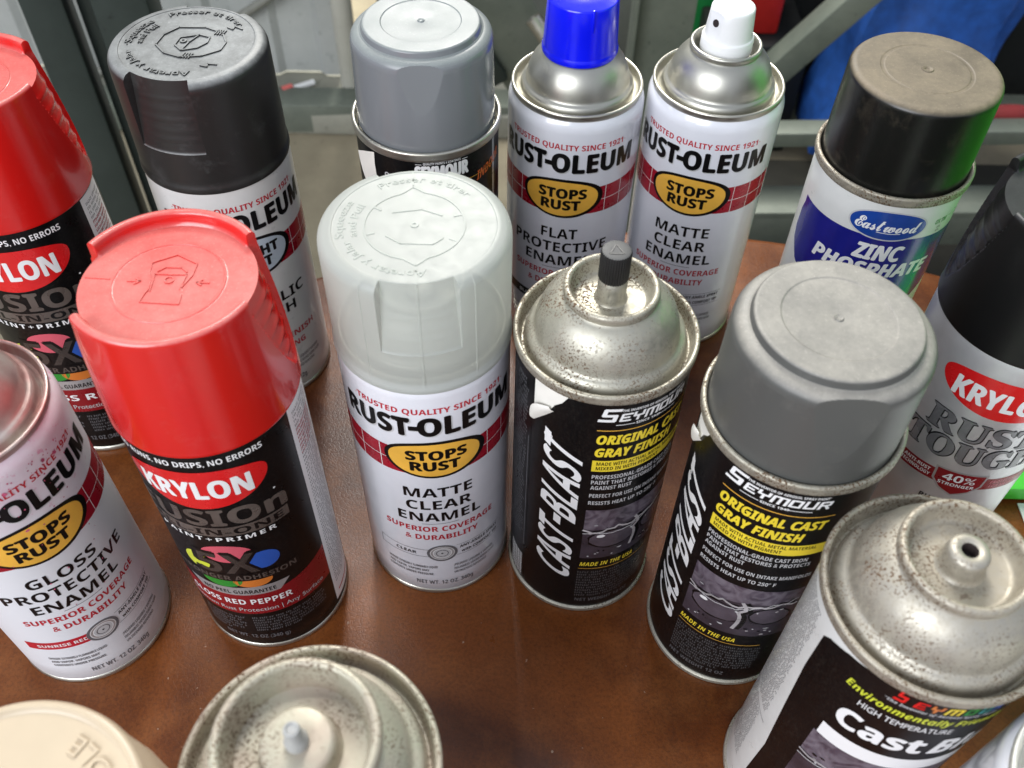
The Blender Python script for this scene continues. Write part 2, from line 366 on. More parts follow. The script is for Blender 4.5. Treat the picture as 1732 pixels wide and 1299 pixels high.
class Print:
    """ink on a cylinder: u = mm round the can from phi0 (to the right seen from outside), z = mm up"""
    def __init__(self, parent, R, phi0): self.parent = parent; self.R = R; self.phi0 = phi0; self.items = {}; self.order = []
    def add(self, part, col, vf, layer=1, cut=True):
        key = (part, col, int(layer))
        if key not in self.items: self.items[key] = []; self.order.append(key)
        self.items[key].append((vf, cut, layer))
    def text(self, part, col, s, u, z, h, w=None, style='bold', align='c', layer=2, shear=0.0, space=1.0, arch=0.0, heavy=0.0):
        vf = text2d(s, h, w, style, space, align, shear)
        vf = ([(x + u, y + z + arch * (x + u) ** 2) for x, y in vf[0]], vf[1])
        if heavy:
            for k, (a, b) in enumerate(((-.5, 0), (.5, 0), (0, -.4), (0, .4))): self.add(part, col, shift(vf, a * heavy, b * heavy), layer + 0.25 * k, h > 2.6)
        else: self.add(part, col, vf, layer, h > 2.6)
    def build(self):
        for key in self.order:
            part, col, layer = key; bm = bmesh.new()
            for (v, f), cut, lay in self.items[key]:
                b2 = bmesh.new(); vs = [b2.verts.new((x, y, lay)) for x, y in v]
                for q in f:
                    try: b2.faces.new([vs[i] for i in q])
                    except ValueError: pass
                bmesh.ops.triangulate(b2, faces=[q for q in b2.faces if len(q.verts) > 4])
                if cut:
                    x0 = min(p[0] for p in v); x1 = max(p[0] for p in v); s = 2.0; k = math.floor(x0 / s) + 1
                    while k * s < x1:
                        bmesh.ops.bisect_plane(b2, geom=b2.verts[:] + b2.edges[:] + b2.faces[:], plane_co=(k * s, 0, 0), plane_no=(1, 0, 0), dist=1e-5); k += 1
                mm = bpy.data.meshes.new('tmp'); b2.to_mesh(mm); b2.free(); bm.from_mesh(mm); bpy.data.meshes.remove(mm)
            for p in bm.verts:
                rr = self.R + 0.05 + 0.045 * p.co.z
                a = R_(self.phi0) + p.co.x / self.R; z = p.co.y
                p.co = (rr * MM * math.cos(a), rr * MM * math.sin(a), z * MM)
            bm.normal_update()
            for q in bm.faces:
                c = q.calc_center_median()
                if q.normal.x * c.x + q.normal.y * c.y < 0: q.normal_flip()
            me = bpy.data.meshes.new(part); bm.to_mesh(me); bm.free(); finish(me, 60)
            link(part, me, ink[col] if isinstance(col, str) else col, self.parent)

def emboss(part, vfs, z, height, mat, parent):
    """raised marks on a flat top; vfs in mm, plan view"""
    bm = bmesh.new()
    for v, f in vfs:
        for q in f:
            vs = [bm.verts.new((v[i][0] * MM, v[i][1] * MM, z * MM)) for i in q]
            try: bm.faces.new(vs)
            except ValueError: pass
    bmesh.ops.remove_doubles(bm, verts=bm.verts[:], dist=1e-6)
    ext = bmesh.ops.extrude_face_region(bm, geom=bm.faces[:])
    for e in ext['geom']:
        if isinstance(e, bmesh.types.BMVert): e.co.z += height * MM
    bmesh.ops.recalc_face_normals(bm, faces=bm.faces[:])
    me = bpy.data.meshes.new(part); bm.to_mesh(me); bm.free()
    return link(part, me, mat, parent)
def ringtext(s, r, h, phi_mid, span, style='plain'):
    """text running clockwise round a circle, tops outward"""
    v, f = text2d(s, h, span * math.pi / 180 * (r + h / 2), style, 1.0, 'c')
    out = []
    for x, y in v:
        a = R_(phi_mid) - x / (r + h / 2); out.append(((r + y) * math.cos(a), (r + y) * math.sin(a)))
    return out, f
def ringtext_in(s, r, h, phi_mid, span, style='plain'):
    """text running counter-clockwise round a circle, tops inward"""
    v, f = text2d(s, h, span * math.pi / 180 * (r - h / 2), style, 1.0, 'c')
    return [((r - y) * math.cos(R_(phi_mid) + x / (r - h / 2)), (r - y) * math.sin(R_(phi_mid) + x / (r - h / 2))) for x, y in v], f
def turn(vf, deg, s=1.0): v, f = rot2(vf, deg); return [(x * s, y * s) for x, y in v], f

# ------------------------------------------------------------------ the setting: floor, wall
FLOOR = -0.5
def boxm(x0, y0, z0, x1, y1, z1, bev=0.0):
    bm = bmesh.new(); bmesh.ops.create_cube(bm, size=1)
    for v in bm.verts: v.co = ((x0 + x1) / 2 + v.co.x * (x1 - x0), (y0 + y1) / 2 + v.co.y * (y1 - y0), (z0 + z1) / 2 + v.co.z * (z1 - z0))
    if bev: bmesh.ops.bevel(bm, geom=bm.edges[:], offset=bev, segments=2, affect='EDGES', profile=0.5)
    me = bpy.data.meshes.new('box'); bm.to_mesh(me); bm.free(); return finish(me, 30)
def structure(name, me, mat): o = link(name, me, mat); o['kind'] = 'structure'; return o
concrete = grimy('floor_concrete', (0.20, 0.168, 0.112), (0.34, 0.295, 0.20), 4, 0.75)
panel_mat = grimy('wall_panel_paint', (0.33, 0.345, 0.325), (0.48, 0.49, 0.465), 3, 0.5)
sill_mat = grimy('sill_concrete', (0.20, 0.20, 0.165), (0.36, 0.35, 0.285), 5, 0.8)
darkgreen_steel = grimy('dark_green_steel', (0.018, 0.026, 0.024), (0.035, 0.048, 0.044), 9, 0.42, 0.2, 0.05)
grey_steel = grimy('grey_green_steel', (0.11, 0.128, 0.105), (0.19, 0.21, 0.17), 8, 0.5, 0.3, 0.08)
structure('floor', boxm(-4, -3, FLOOR - 0.05, 4, 5, FLOOR), concrete)
structure('sill', boxm(-2.2, 1.265, FLOOR, 0.10, 1.42, FLOOR + 0.042, 0.006), sill_mat)
def ribbed(x0, x1, y, z0, z1, pitch, depth):
    pts = []; x = x0
    while x < x1:
        for fx, dy in ((0, 0), (0.55, 0), (0.65, depth), (0.9, depth), (1.0, 0)):
            if x + fx * pitch <= x1: pts.append((x + fx * pitch, y - dy))
        x += pitch
    bm = bmesh.new(); rows = []
    for z in (z0, z1): rows.append([bm.verts.new((a, b, z)) for a, b in pts])
    for k in range(len(pts) - 1):
        if (Vector(pts[k]) - Vector(pts[k + 1])).length > 1e-6: bm.faces.new((rows[0][k], rows[0][k + 1], rows[1][k + 1], rows[1][k]))
    bmesh.ops.remove_doubles(bm, verts=bm.verts[:], dist=1e-6)
    bmesh.ops.solidify(bm, geom=bm.faces[:], thickness=0.004)
    me = bpy.data.meshes.new('ribbed'); bm.to_mesh(me); bm.free(); return me
structure('wall', ribbed(-2.28, -0.28, 1.375, FLOOR + 0.046, 2.4, 0.10, 0.010), panel_mat)
structure('back_wall', boxm(-4, 3.4, FLOOR, 4, 3.5, 2.5), grimy('back_wall_paint', (0.05, 0.055, 0.05), (0.09, 0.095, 0.085), 2, 0.8))

# ------------------------------------------------------------------ the table
tb = thing('round_table', 'round table covered in mottled brown leather, holding all the spray cans', 'table', (0.09, -0.003, FLOOR))
TZ = -FLOOR * 1000
lathe('tabletop', [(0, TZ - 28), (470, TZ - 28)] + arc(474, TZ - 22, 6, -90, 0, 4) + arc(474, TZ - 6, 6, 0, 90, 6) + [(300, TZ), (0, TZ)], leather('brown_leather'), tb, 160)
lathe('pedestal', [(0, 30), (45, 30), (38, 60), (30, 250), (34, 440), (120, 465), (120, 471.5), (0, 471.5)], darkgreen_steel, tb, 48)
lathe('foot_plate', [(0, 0), (230, 0), (230, 12), (60, 29.5), (0, 29.5)], darkgreen_steel, tb, 64)

# ------------------------------------------------------------------ spray can pieces
RB = 33.2            # rolled white can
SB = 32.8            # straight three-piece can
def neck_can(root, body_mat, top_mat=None, dome=True):
    """two-piece look: body necked in under the seam"""
    top_mat = top_mat or bright_tin
    lathe('base_rim', [(0, 2.5), (29.5, 2.5), (31, 0.6), (32.2, 0.0), (33.3, 0.5), (33.6, 1.4), (33.4, 2.6), (33.0, 3.1), (32.6, 3.3)], seam_tin, root)
    lathe('body', dens([(32.6, 3.0), (RB, 3.9), (RB, 146.5)], 12) + [(33.1, 148.2), (32.7, 149.8), (32.0, 151.3), (31.2, 152.4), (30.9, 152.9)], body_mat, root)
    lathe('top_rim', [(30.8, 152.5), (31.2, 152.7), (31.55, 153.3)] + arc(30.95, 155.3, 0.85, -30, 190, 9) + [(29.9, 153.5), (29.3, 151.6), (28.4, 151.1), (27.9, 151.4)], seam_tin if top_mat is bright_tin else top_mat, root)
    if dome:
        lathe('dome', [(28.0, 151.3), (27.5, 152.2), (27.2, 154.6), (26.8, 156.2), (26.0, 157.0), (25.2, 157.3), (24.8, 157.9), (24.55, 159.0), (24.1, 161.4), (23.2, 164.2), (21.9, 166.8), (20.3, 169.0), (18.6, 170.7), (17.2, 171.7), (16.4, 172.3), (16.0, 172.9)], top_mat, root)
        lathe('valve_cup', [(16.1, 172.4), (16.7, 172.7), (16.95, 173.4)] + arc(15.9, 174.6, 1.1, -10, 175, 8) + [(14.4, 173.0), (13.9, 168.6), (13.0, 167.6), (6.5, 167.5), (5.6, 168.2), (5.2, 170.5), (4.2, 171.2), (0, 171.2)], top_mat, root)
def seam_can(root, body_mat, top_mat, rimR=34.0, cup=16.1, zc=0.0, dome=True, floor_z=175.3):
    """three-piece tinplate: proud double seam, channel, ledge, bell dome, crimped cup"""
    k = rimR / 34.0; rim_mat = {rusty_tin.name: rusty_rim, dusty_tin.name: dusty_rim, cream_tin.name: cream_rim}.get(top_mat.name, top_mat)
    lathe('base_rim', [(0, 3), (30, 3), (31.4, 0.8), (32.6, 0.0), (33.6, 0.6), (33.9, 1.6), (33.7, 3.0), (33.1, 3.4), (32.6, 3.6)], top_mat, root)
    lathe('body', dens([(32.6, 3.2), (SB, 4.0), (SB, 155.5)], 12) + [(32.7, 156.0)], body_mat, root)
    lathe('top_rim', [(32.6, 155.2), (33.3 * k, 155.6), (33.9 * k, 156.3), (34.05 * k, 157.3), (34.0 * k, 158.9)] + arc(33.1 * k, 159.4, 1.0, 0, 180, 7) + [(31.9 * k, 157.5), (31.5 * k, 155.3), (30.9 * k, 154.5), (30.1, 154.5)], rim_mat, root)
    if dome:
        lathe('dome', [(30.4, 154.4), (29.9, 155.3), (29.5, 157.6), (29.1, 159.0), (28.4, 160.0), (27.5, 160.6), (26.7, 161.0), (26.35, 161.7), (26.1, 163.2), (25.6, 166.2), (24.6, 169.2), (23.1, 171.9), (21.2, 174.2), (19.2, 175.9), (17.7, 176.8), (cup + 0.6, 177.3), (cup + 0.1, 178.0 + zc)], top_mat, root)
        lathe('valve_cup', [(cup + 0.1, 177.4 + zc), (cup + 0.75, 177.9 + zc), (cup + 1.0, 178.9 + zc)] + arc(cup - 0.35, 180.1 + zc, 1.35, -5, 175, 9) + [(cup - 1.9, 178.6 + zc), (cup - 2.6, 176.6), (cup - 3.4, floor_z + 0.2), (cup - 4.2, floor_z), (7.0, floor_z), (5.6, floor_z + 0.2), (0, floor_z + 0.3)], rim_mat, root)

def ang(a, b): return (a - b + 180) % 360 - 180
def phis_with(edges, step=2.0, eps=0.12):
    s = set(round(k * step, 3) for k in range(int(360 / step)))
    for e in edges:
        s = {p for p in s if abs(ang(p, e)) > eps * 2.5}
        s.add((e - eps) % 360); s.add((e + eps) % 360)
    return sorted(s)
def squeeze_cap(root, side, top, ztop, zbot, phiN, half=24.5, zn=171.0, seams=()):
    """straight cap with two squeeze notches cut into the wall from the top"""
    prof = [(31.6, zbot), (33.5, zbot + 0.1), (33.7, zbot + 1.0), (33.6, zbot + 3.2), (33.2, zbot + 3.8)]
    zz = zbot + 6
    while zz < zn - 1: prof.append((33.2, zz)); zz += 4
    prof += [(33.2, zn - 0.5), (33.2, zn)]
    zz = zn + 1
    while zz < ztop - 4.6: prof.append((33.15, zz)); zz += 1.0
    prof += arc(28.9, ztop - 4.2, 4.2, 0, 62, 7) + [(30.0, ztop - 0.30), (29.4, ztop - 0.1), (28.6, ztop)] + [(28.0, ztop), (27.8, ztop - 0.25), (27.5, ztop - 0.3), (27.2, ztop - 0.3), (18, ztop - 0.3), (8, ztop - 0.35), (0, ztop - 0.35)]
    edges = [phiN - half, phiN + half, phiN + 180 - half, phiN + 180 + half]
    def mod(r, z, ph):
        d = min(abs(ang(ph, phiN)), abs(ang(ph, phiN + 180)))
        if d < half and z >= zn - 0.01 and r > 28.7:
            base = 28.8 + 3.9 * (ztop - z) / (ztop - zn)
            if zn + 3 < z < ztop - 6 and d < half - 3: base += 0.22 * max(0, math.sin((z - zn) * 2 * math.pi / 4.6)) ** 4
            r = min(r, base)
        for s in seams:
            if abs(ang(ph, s)) < 0.7 and z > zbot + 5 and r > 28: r += 0.18
        return r, z
    for s in seams: edges += [s - 0.7, s + 0.7]
    return lathe('cap', prof, [side, top], root, phis_with(edges), mod, lambda a, b: 1 if max(a[0], b[0]) < 30.3 and min(a[1], b[1]) > ztop - 1 else 0)
def crown_cap(root, side, top, phiG, ztop=203.7, zpl=199.0, zbot=150.0):
    """tapered cap: raised lips front and back, slanted ribbed grips either side"""
    prof = [(32.0, zbot), (33.9, zbot + 0.1), (34.1, zbot + 0.8), (34.0, zbot + 1.8)]
    z = zbot + 3
    while z < ztop - 3: prof.append((34.0 - 2.7 * ((z - zbot) / (ztop - zbot)) ** 1.4, z)); z += 1.0
    rt_ = prof[-1][0]
    prof += arc(rt_ - 1.7, ztop - 1.7, 1.7, 5, 150, 8) + [(rt_ - 3.5, ztop - 2.6), (rt_ - 4.0, zpl + 0.6), (rt_ - 4.6, zpl), (rt_ - 4.9, zpl), (22, zpl), (18.6, zpl), (18.4, zpl), (18.2, zpl + 0.06), (18.0, zpl + 0.28), (17.6, zpl + 0.28), (17.4, zpl + 0.06), (17.2, zpl), (17.0, zpl), (9, zpl), (0, zpl)]
    z0 = 158.0
    def mod(r, z, ph):
        d = min(abs(ang(ph, phiG)), abs(ang(ph, phiG + 180)))
        if z > z0 and r > 26.5:
            zc = min(z, zpl); w = 32.0 * min(1.0, ((zc - z0) / (zpl - z0))) ** 0.6
            e = (w - d) / 1.1; k = max(0.0, min(1.0, e)); k = k * k * (3 - 2 * k)
            if k > 0:
                floor = 28.0 + 5.2 * (zpl - zc) / (zpl - z0)
                if z < zpl - 4 and d < w - 4: floor += 0.45 * max(0, math.sin((z - z0) * 2 * math.pi / 6.5 + 0.05 * ang(ph, phiG))) ** 3
                r = r + (min(r, floor) - r) * k; z = z + (min(z, zpl) - z) * k
        return r, z
    return lathe('cap', prof, [side, top], root, phis_with([], 1.0), mod, lambda a, b: 1 if max(a[0], b[0]) < rt_ - 3.9 and min(a[1], b[1]) > zpl - 1 else 0)
def facet_cap(root, side, top, phiF, zbot, ztop, zpl, rb, rt_, rp, half, ztip):
    """round-shouldered cap with a raised disc and two flat thumb facets"""
    prof = [(rb - 1.6, zbot), (rb, zbot + 0.1), (rb + 0.1, zbot + 0.8)]
    z = zbot + 2
    while z < ztop - 4.6: prof.append((rb + (rt_ - rb) * (z - zbot) / (ztop - zbot), z)); z += 0.55
    prof += arc(rt_ - 4.4, ztop - 4.4, 4.4, 3, 86, 14) + [(rp + 1.6, ztop + 0.08), (rp + 1.0, ztop + 0.4), (rp + 0.7, zpl - 1.5)] + arc(rp - 0.6, zpl - 1.2, 1.2, 8, 88, 6) + [(rp - 1.2, zpl - 0.02), (rp - 2.5, zpl - 0.02), (rp * 0.715, zpl - 0.02), (rp * 0.70, zpl - 0.04), (rp * 0.68, zpl - 0.36), (rp * 0.665, zpl - 0.38), (rp * 0.45, zpl - 0.4), (1.9, zpl - 0.4), (1.6, zpl - 0.45), (1.3, zpl - 0.05), (0.6, zpl - 0.4), (0, zpl - 0.5)]
    d0 = rt_ * math.cos(R_(half))
    def mod(r, z, ph):
        d = min(abs(ang(ph, phiF)), abs(ang(ph, phiF + 180)))
        if d < 60 and r > rp + 0.9:
            main = rb + (rt_ - rb) * (ztip - zbot) / (ztop - zbot)
            lim = (d0 + (main - d0) * (ztop - z) / (ztop - ztip)) / math.cos(R_(d)); r = min(r, lim)
        return r, z
    o = lathe('cap', prof, side, root, phis_with([], 0.75), mod); o.data.set_sharp_from_angle(angle=R_(13)); return o

# ------------------------------------------------------------------ printed fronts
def stops_rust_label(root, phi0, title, boxcol, boxtext, boxtextcol='white', badge=('STOPS', 'RUST'), badgecol='gold', dz=0.0, net='NET WT. 12 OZ. 340g'):
    P = Print(root, RB, phi0)
    P.text('slogan_lettering', 'red', '·TRUSTED QUALITY SINCE 1921·', 0, 138.3 + dz, 3.1, 63)
    for col, du, dzz, ly in (('lightgrey', 0.45, -0.55, 1), ('black', 0, 0, 2)):
        for s, ua, ub in (('RUST', -37.4, -9.0), ('OLEUM', -5.6, 37.4)):
            P.text('brand_lettering', col, s, (ua + ub) / 2 + du, 125.4 + dz + dzz, 10.4, ub - ua, layer=ly, heavy=0.8)
        P.add('brand_lettering', col, rect2d(-9.4 + du, 128.6 + dz + dzz, -5.4 + du, 131.2 + dz + dzz), ly)
        P.add('brand_lettering', col, rect2d(-14 + du, 133.2 + dz + dzz, -9.2 + du, 135.8 + dz + dzz), ly)
    P.add('brick_band', 'bandred', rect2d(-48, 99.8 + dz, 48, 115.8 + dz), 0)
    for a in (-71.4, -55.3, -39.2, 39.2, 55.3, 71.4):
        u = a * math.pi / 180 * RB; P.add('band_line', 'white', rect2d(u - 0.16, 99.8 + dz, u + 0.16, 115.8 + dz), 1)
    P.add('band_line', 'white', rect2d(-48, 107.4 + dz, 48, 107.7 + dz), 1)
    P.add('badge', 'black', badge2d(0.2, 121.2 + dz, 110.6 + dz, 97.2 + dz, 20.9, 2.25, 2.0), 2)
    P.add('badge_field', badgecol, badge2d(-0.2, 119.6 + dz, 110.4 + dz, 98.6 + dz, 18.7, 2.3, 2.0), 3)
    P.text('badge_lettering', 'black', badge[0], 0.4, 109.7 + dz, 5.7, 24 if len(badge[0]) < 6 else 27, layer=4, heavy=0.5)
    P.text('badge_lettering', 'black', badge[1], -0.3, 102.6 + dz, 5.7, 19.8, layer=4, heavy=0.5)
    for s, z, h, w in title: P.text('title_lettering', 'black', s, 0, z, h, w)
    return P
def finish_rust_label(P, boxcol, boxtext, boxtextcol, net, red=(('SUPERIOR COVERAGE', 0, 56.4, 50), ('& DURABILITY', 0.3, 49.6, 33)), extras=True):
    for s, u, z, w in red: P.text('claim_lettering', 'red', s, u, z, 3.9, w)
    if extras:
        P.add('rule', 'grey', rect2d(-8, 62.4, 8, 62.7))
        if boxcol == 'outline':
            P.add('colour_frame', 'grey', poly2d([(-6.2, 34.4), (-30.3, 34.4), (-30.3, 40.7), (-6.2, 40.7), (-6.2, 40.4), (-30, 40.4), (-30, 34.7), (-6.2, 34.7)]))
        else: P.add('colour_bar', boxcol, rect2d(-32, 34.4, -4, 40.6), 1)
        P.text('colour_lettering', boxtextcol, boxtext, -17, 36.3, 2.3, None, layer=2)
        for a, b, c in ((5.6, 6.9, 'grey'), (4.4, 5.2, 'silver'), (0, 3.9, 'lightgrey'), (2.4, 2.9, 'grey'), (0, 0.55, 'black')): P.add('spray_tip_emblem', c, ring2d(-0.4, 37.6, a, b), 3)
        P.add('emblem_ground', 'white', sup2d(-0.4, 37.6, 6.9, 6.9), 2)
        P.text('spray_lettering', 'black', 'ANY-ANGLE SPRAY', 7.6, 39.3, 2.2, 21, align='l'); P.text('spray_lettering', 'black', 'with COMFORT TIP', 8.4, 35.2, 2.2, 20, align='l')
        for z, nm in ((42.4, 'upper_rule'), (33.8, 'lower_rule')): P.add(nm, 'grey', rect2d(6.2, z, 30, z + 0.22))
    for k, s in enumerate(('DANGER! EXTREMELY FLAMMABLE LIQUID', 'AND VAPOR. VAPORS MAY', 'CONTENTS UNDER PRESSURE.')): P.text('warning_lettering', 'grey', s, -27, 24.4 - 3.3 * k, 1.9, (24, 20, 22)[k], align='l')
    for k, s in enumerate(('¡PELIGRO! LIQUIDO Y VAPORES', 'INFLAMABLES. VAPORES PUEDEN CAUSAR', 'UN INCENDIO REPENTINO.')): P.text('warning_lettering', 'grey', s, 4.5, 24.6 - 3.3 * k, 1.9, (21, 22, 17)[k], align='l')
    P.text('weight_lettering', 'grey', net, 0, 9.4, 3.3, 27)
    P.build()

def fusion_label(root, phi0, colour):
    P = Print(root, RB, phi0)
    P.text('slogan_lettering', 'white', 'NO RUNS, NO DRIPS, NO ERRORS', 0, 143.8, 3.0, 55)
    P.add('brand_badge', 'krylonred', badge2d(0.5, 140.6, 133.0, 117.7, 26.6, 2.6, 1.9), 3)
    P.text('brand_lettering', 'white', 'KRYLON', 0, 124.4, 10.4, 40.5, layer=5, heavy=0.6)
    P.add('brand_mark', 'white', sup2d(27, 118.5, 0.5, 0.5, n=10), 3)
    P.text('range_lettering', 'bronze', 'FUSIOn', 0.5, 105.9, 10.4, 60, layer=2, heavy=0.6)
    P.add('range_bar', 'bronze', rect2d(-30, 98.2, 30, 104.3), 1); P.text('range_bar_lettering', 'black', 'ALL-IN-ONE', 0, 99.3, 3.9, 55, layer=2)
    P.text('primer_lettering', 'white', 'PAINT+PRIMER', 0, 94.6, 2.7, 47, space=1.3)
    for c, u, z, a, b in (('pink', 1.5, 84.6, 10.2, 6.4), ('lime', -12.6, 76.0, 5.4, 6.6), ('ballblue', 14.6, 77.0, 6.6, 6.2), ('green', -5.0, 62.6, 8.4, 5.0), ('orange', 7.6, 62.4, 8.0, 5.0)): P.add('paint_ball', c, sup2d(u, z, a, b, n=28), 1)
    P.text('strength_lettering', 'black', '5X', 0.0, 68.2, 17.4, 27.5, layer=2, heavy=1.6); P.text('strength_lettering', 'darkbronze', '5X', 0, 69.6, 14.6, 24, layer=3)
    P.add('strength_bar', 'black', rect2d(-27, 63.0, 28, 68.4), 2); P.text('adhesion_lettering', 'bronze', 'STRONGER ADHESION', 0, 64.0, 3.4, 53, layer=3)
    P.add('guarantee_tab', 'silver', poly2d([(-22, 57.4), (22, 57.4), (17, 50.8), (-17, 50.8)]), 1); P.text('guarantee_lettering', 'black', 'NO PEEL GUARANTEE', 0, 52.2, 2.8, 31)
    top = [(-41 + 82 * k / 24, 50.8 + 0.0045 * (-41 + 82 * k / 24) ** 2) for k in range(25)]; bot = [(41 - 82 * k / 24, 33.8 - 0.0 * k) for k in range(25)]
    P.add('colour_band', 'maroon', poly2d(bot + top), 0)
    P.text('colour_lettering', 'white', colour, -2, 42.6, 4.3, 46); P.text('colour_note_lettering', 'lightgrey', 'Maximum Rust Protection | Any Surface', 4, 36.2, 3.0, 64, style='plain')
    P.add('warning_lettering', 'grey', fineprint(-22, 15.5, -2, 31, 6, 3), 1, False); P.add('warning_lettering', 'grey', fineprint(1, 17, 36, 31, 6, 4), 1, False)
    P.text('weight_lettering', 'grey', 'NET WT. 12 OZ (340 g)', 0, 10.6, 3.0, 29)
    P.add('side_panel', 'white', rect2d(41, 7.5, 60, 149), 1); P.add('side_panel_lettering', 'grey', fineprint(43.5, 20, 58, 146, 52, 5), 2, False)
    P.add('side_panel_stripe', 'red', rect2d(44, 12, 58, 13.2), 2); P.add('side_panel_lettering', 'red', fineprint(43.5, 120, 58, 136, 7, 6), 3, False)
    P.build()

TECH = {  # squared-off logo letters on a 4 x 5 grid
 'S': [[(4, 5), (0.6, 5), (0.6, 2.6), (3.4, 2.6), (3.4, 0.4), (0, 0.4)]], 'E': [[(4, 4.6), (0.5, 4.6), (0.5, 0.4), (4, 0.4)], [(0.5, 2.5), (3.2, 2.5)]],
 'Y': [[(0.3, 5), (0.3, 2.7), (3.7, 2.7)], [(3.7, 5), (3.7, 2.7)], [(2, 2.7), (2, 0)]], 'M': [[(0.4, 0), (0.4, 4.6), (5, 4.6), (5, 0)], [(2.7, 4.6), (2.7, 0)]],
 'O': [[(0.4, 0.4), (0.4, 4.6), (3.6, 4.6), (3.6, 0.4), (0.4, 0.4)]], 'U': [[(0.4, 5), (0.4, 0.4), (3.6, 0.4), (3.6, 5)]], 'R': [[(0.4, 0), (0.4, 4.6), (3.6, 4.6), (3.6, 2.4), (0.4, 2.4)], [(2.2, 2.4), (3.7, 0)]]}
def tech(s, h, w, shear=0.18, big_first=True):
    v = []; f = []; x = 0.0
    for k, ch in enumerate(s):
        sc = 1.55 if (k == 0 and big_first) else 1.0
        for st in TECH[ch]:
            a, b = stroke2d([(x + px * sc, py * sc) for px, py in st], 1.05 * sc); n = len(v); v += a; f += [tuple(i + n for i in q) for q in b]
        x += (5.6 if ch == 'M' else 4.4) * sc + 0.5
    return [((p[0] + shear * p[1]) * w / x, p[1] * h / 5) for p in v], f

def engine_picture(P, u0, z0, w, h, ly, seed):
    rnd = random.Random(seed); U = lambda x: u0 + w * x; Z = lambda y: z0 + h * y
    P.add('engine_picture', 'photo', rect2d(u0, z0, u0 + w, z0 + h), ly)
    def blob(cx, cy, rx, ry, col, l, rough=0.18, n=26):
        P.add('engine_picture_detail', col, poly2d([(U(cx) + rx * (1 + rnd.uniform(-rough, rough)) * math.cos(2 * math.pi * k / n), Z(cy) + ry * (1 + rnd.uniform(-rough, rough)) * math.sin(2 * math.pi * k / n)) for k in range(n)]), l)
    P.add('engine_picture_detail', 'plum', poly2d([(U(0), Z(0)), (U(1), Z(0)), (U(1), Z(0.74)), (U(.8), Z(.70)), (U(.6), Z(.72)), (U(.35), Z(.66)), (U(.15), Z(.60)), (U(0), Z(0.62))]), ly + 1)
    for cx, cy, rx, ry in ((0.30, 0.40, 10.5, 6.2), (0.78, 0.46, 7.8, 6.0)):
        blob(cx, cy, rx + 0.9, ry + 0.9, 'black', ly + 2, 0.05); blob(cx, cy, rx, ry, 'plumlight', ly + 3, 0.03)
    for k in range(3):
        x, y = 0.0, 0.60 - 0.035 * k; pts = [(U(x), Z(y))]
        while x < 0.96: x += rnd.uniform(0.03, 0.07); y += rnd.uniform(-0.035, 0.055); pts.append((U(min(x, 0.98)), Z(min(y, 0.86))))
        P.add('engine_picture_detail', ('palegrey', 'black', 'lightgrey')[k], stroke2d(pts, (1.1, 0.9, 0.5)[k]), ly + 4 - (k == 1))
    x, y = 0.52, 0.70; pts = []
    while y > 0.10: pts.append((U(x + rnd.uniform(-.035, .035)), Z(y))); y -= 0.07
    P.add('engine_picture_detail', 'palegrey', stroke2d(pts, 1.5), ly + 4); P.add('engine_picture_detail', 'black', stroke2d([(a + 2.0, b + rnd.uniform(-.6, .6)) for a, b in pts], 1.6), ly + 3)
    for k in range(26):
        cx, cy = rnd.uniform(0.02, 0.97), rnd.choice((rnd.uniform(0.05, 0.2), rnd.uniform(0.5, 0.75))); blob(cx, cy, rnd.uniform(.3, 1.2), rnd.uniform(.2, .7), rnd.choice(('palegrey', 'lightgrey', 'black')), ly + 5, 0.3, 9)
    blob(0.17, 0.48, 1.6, 1.1, 'white', ly + 6, 0.4, 11)

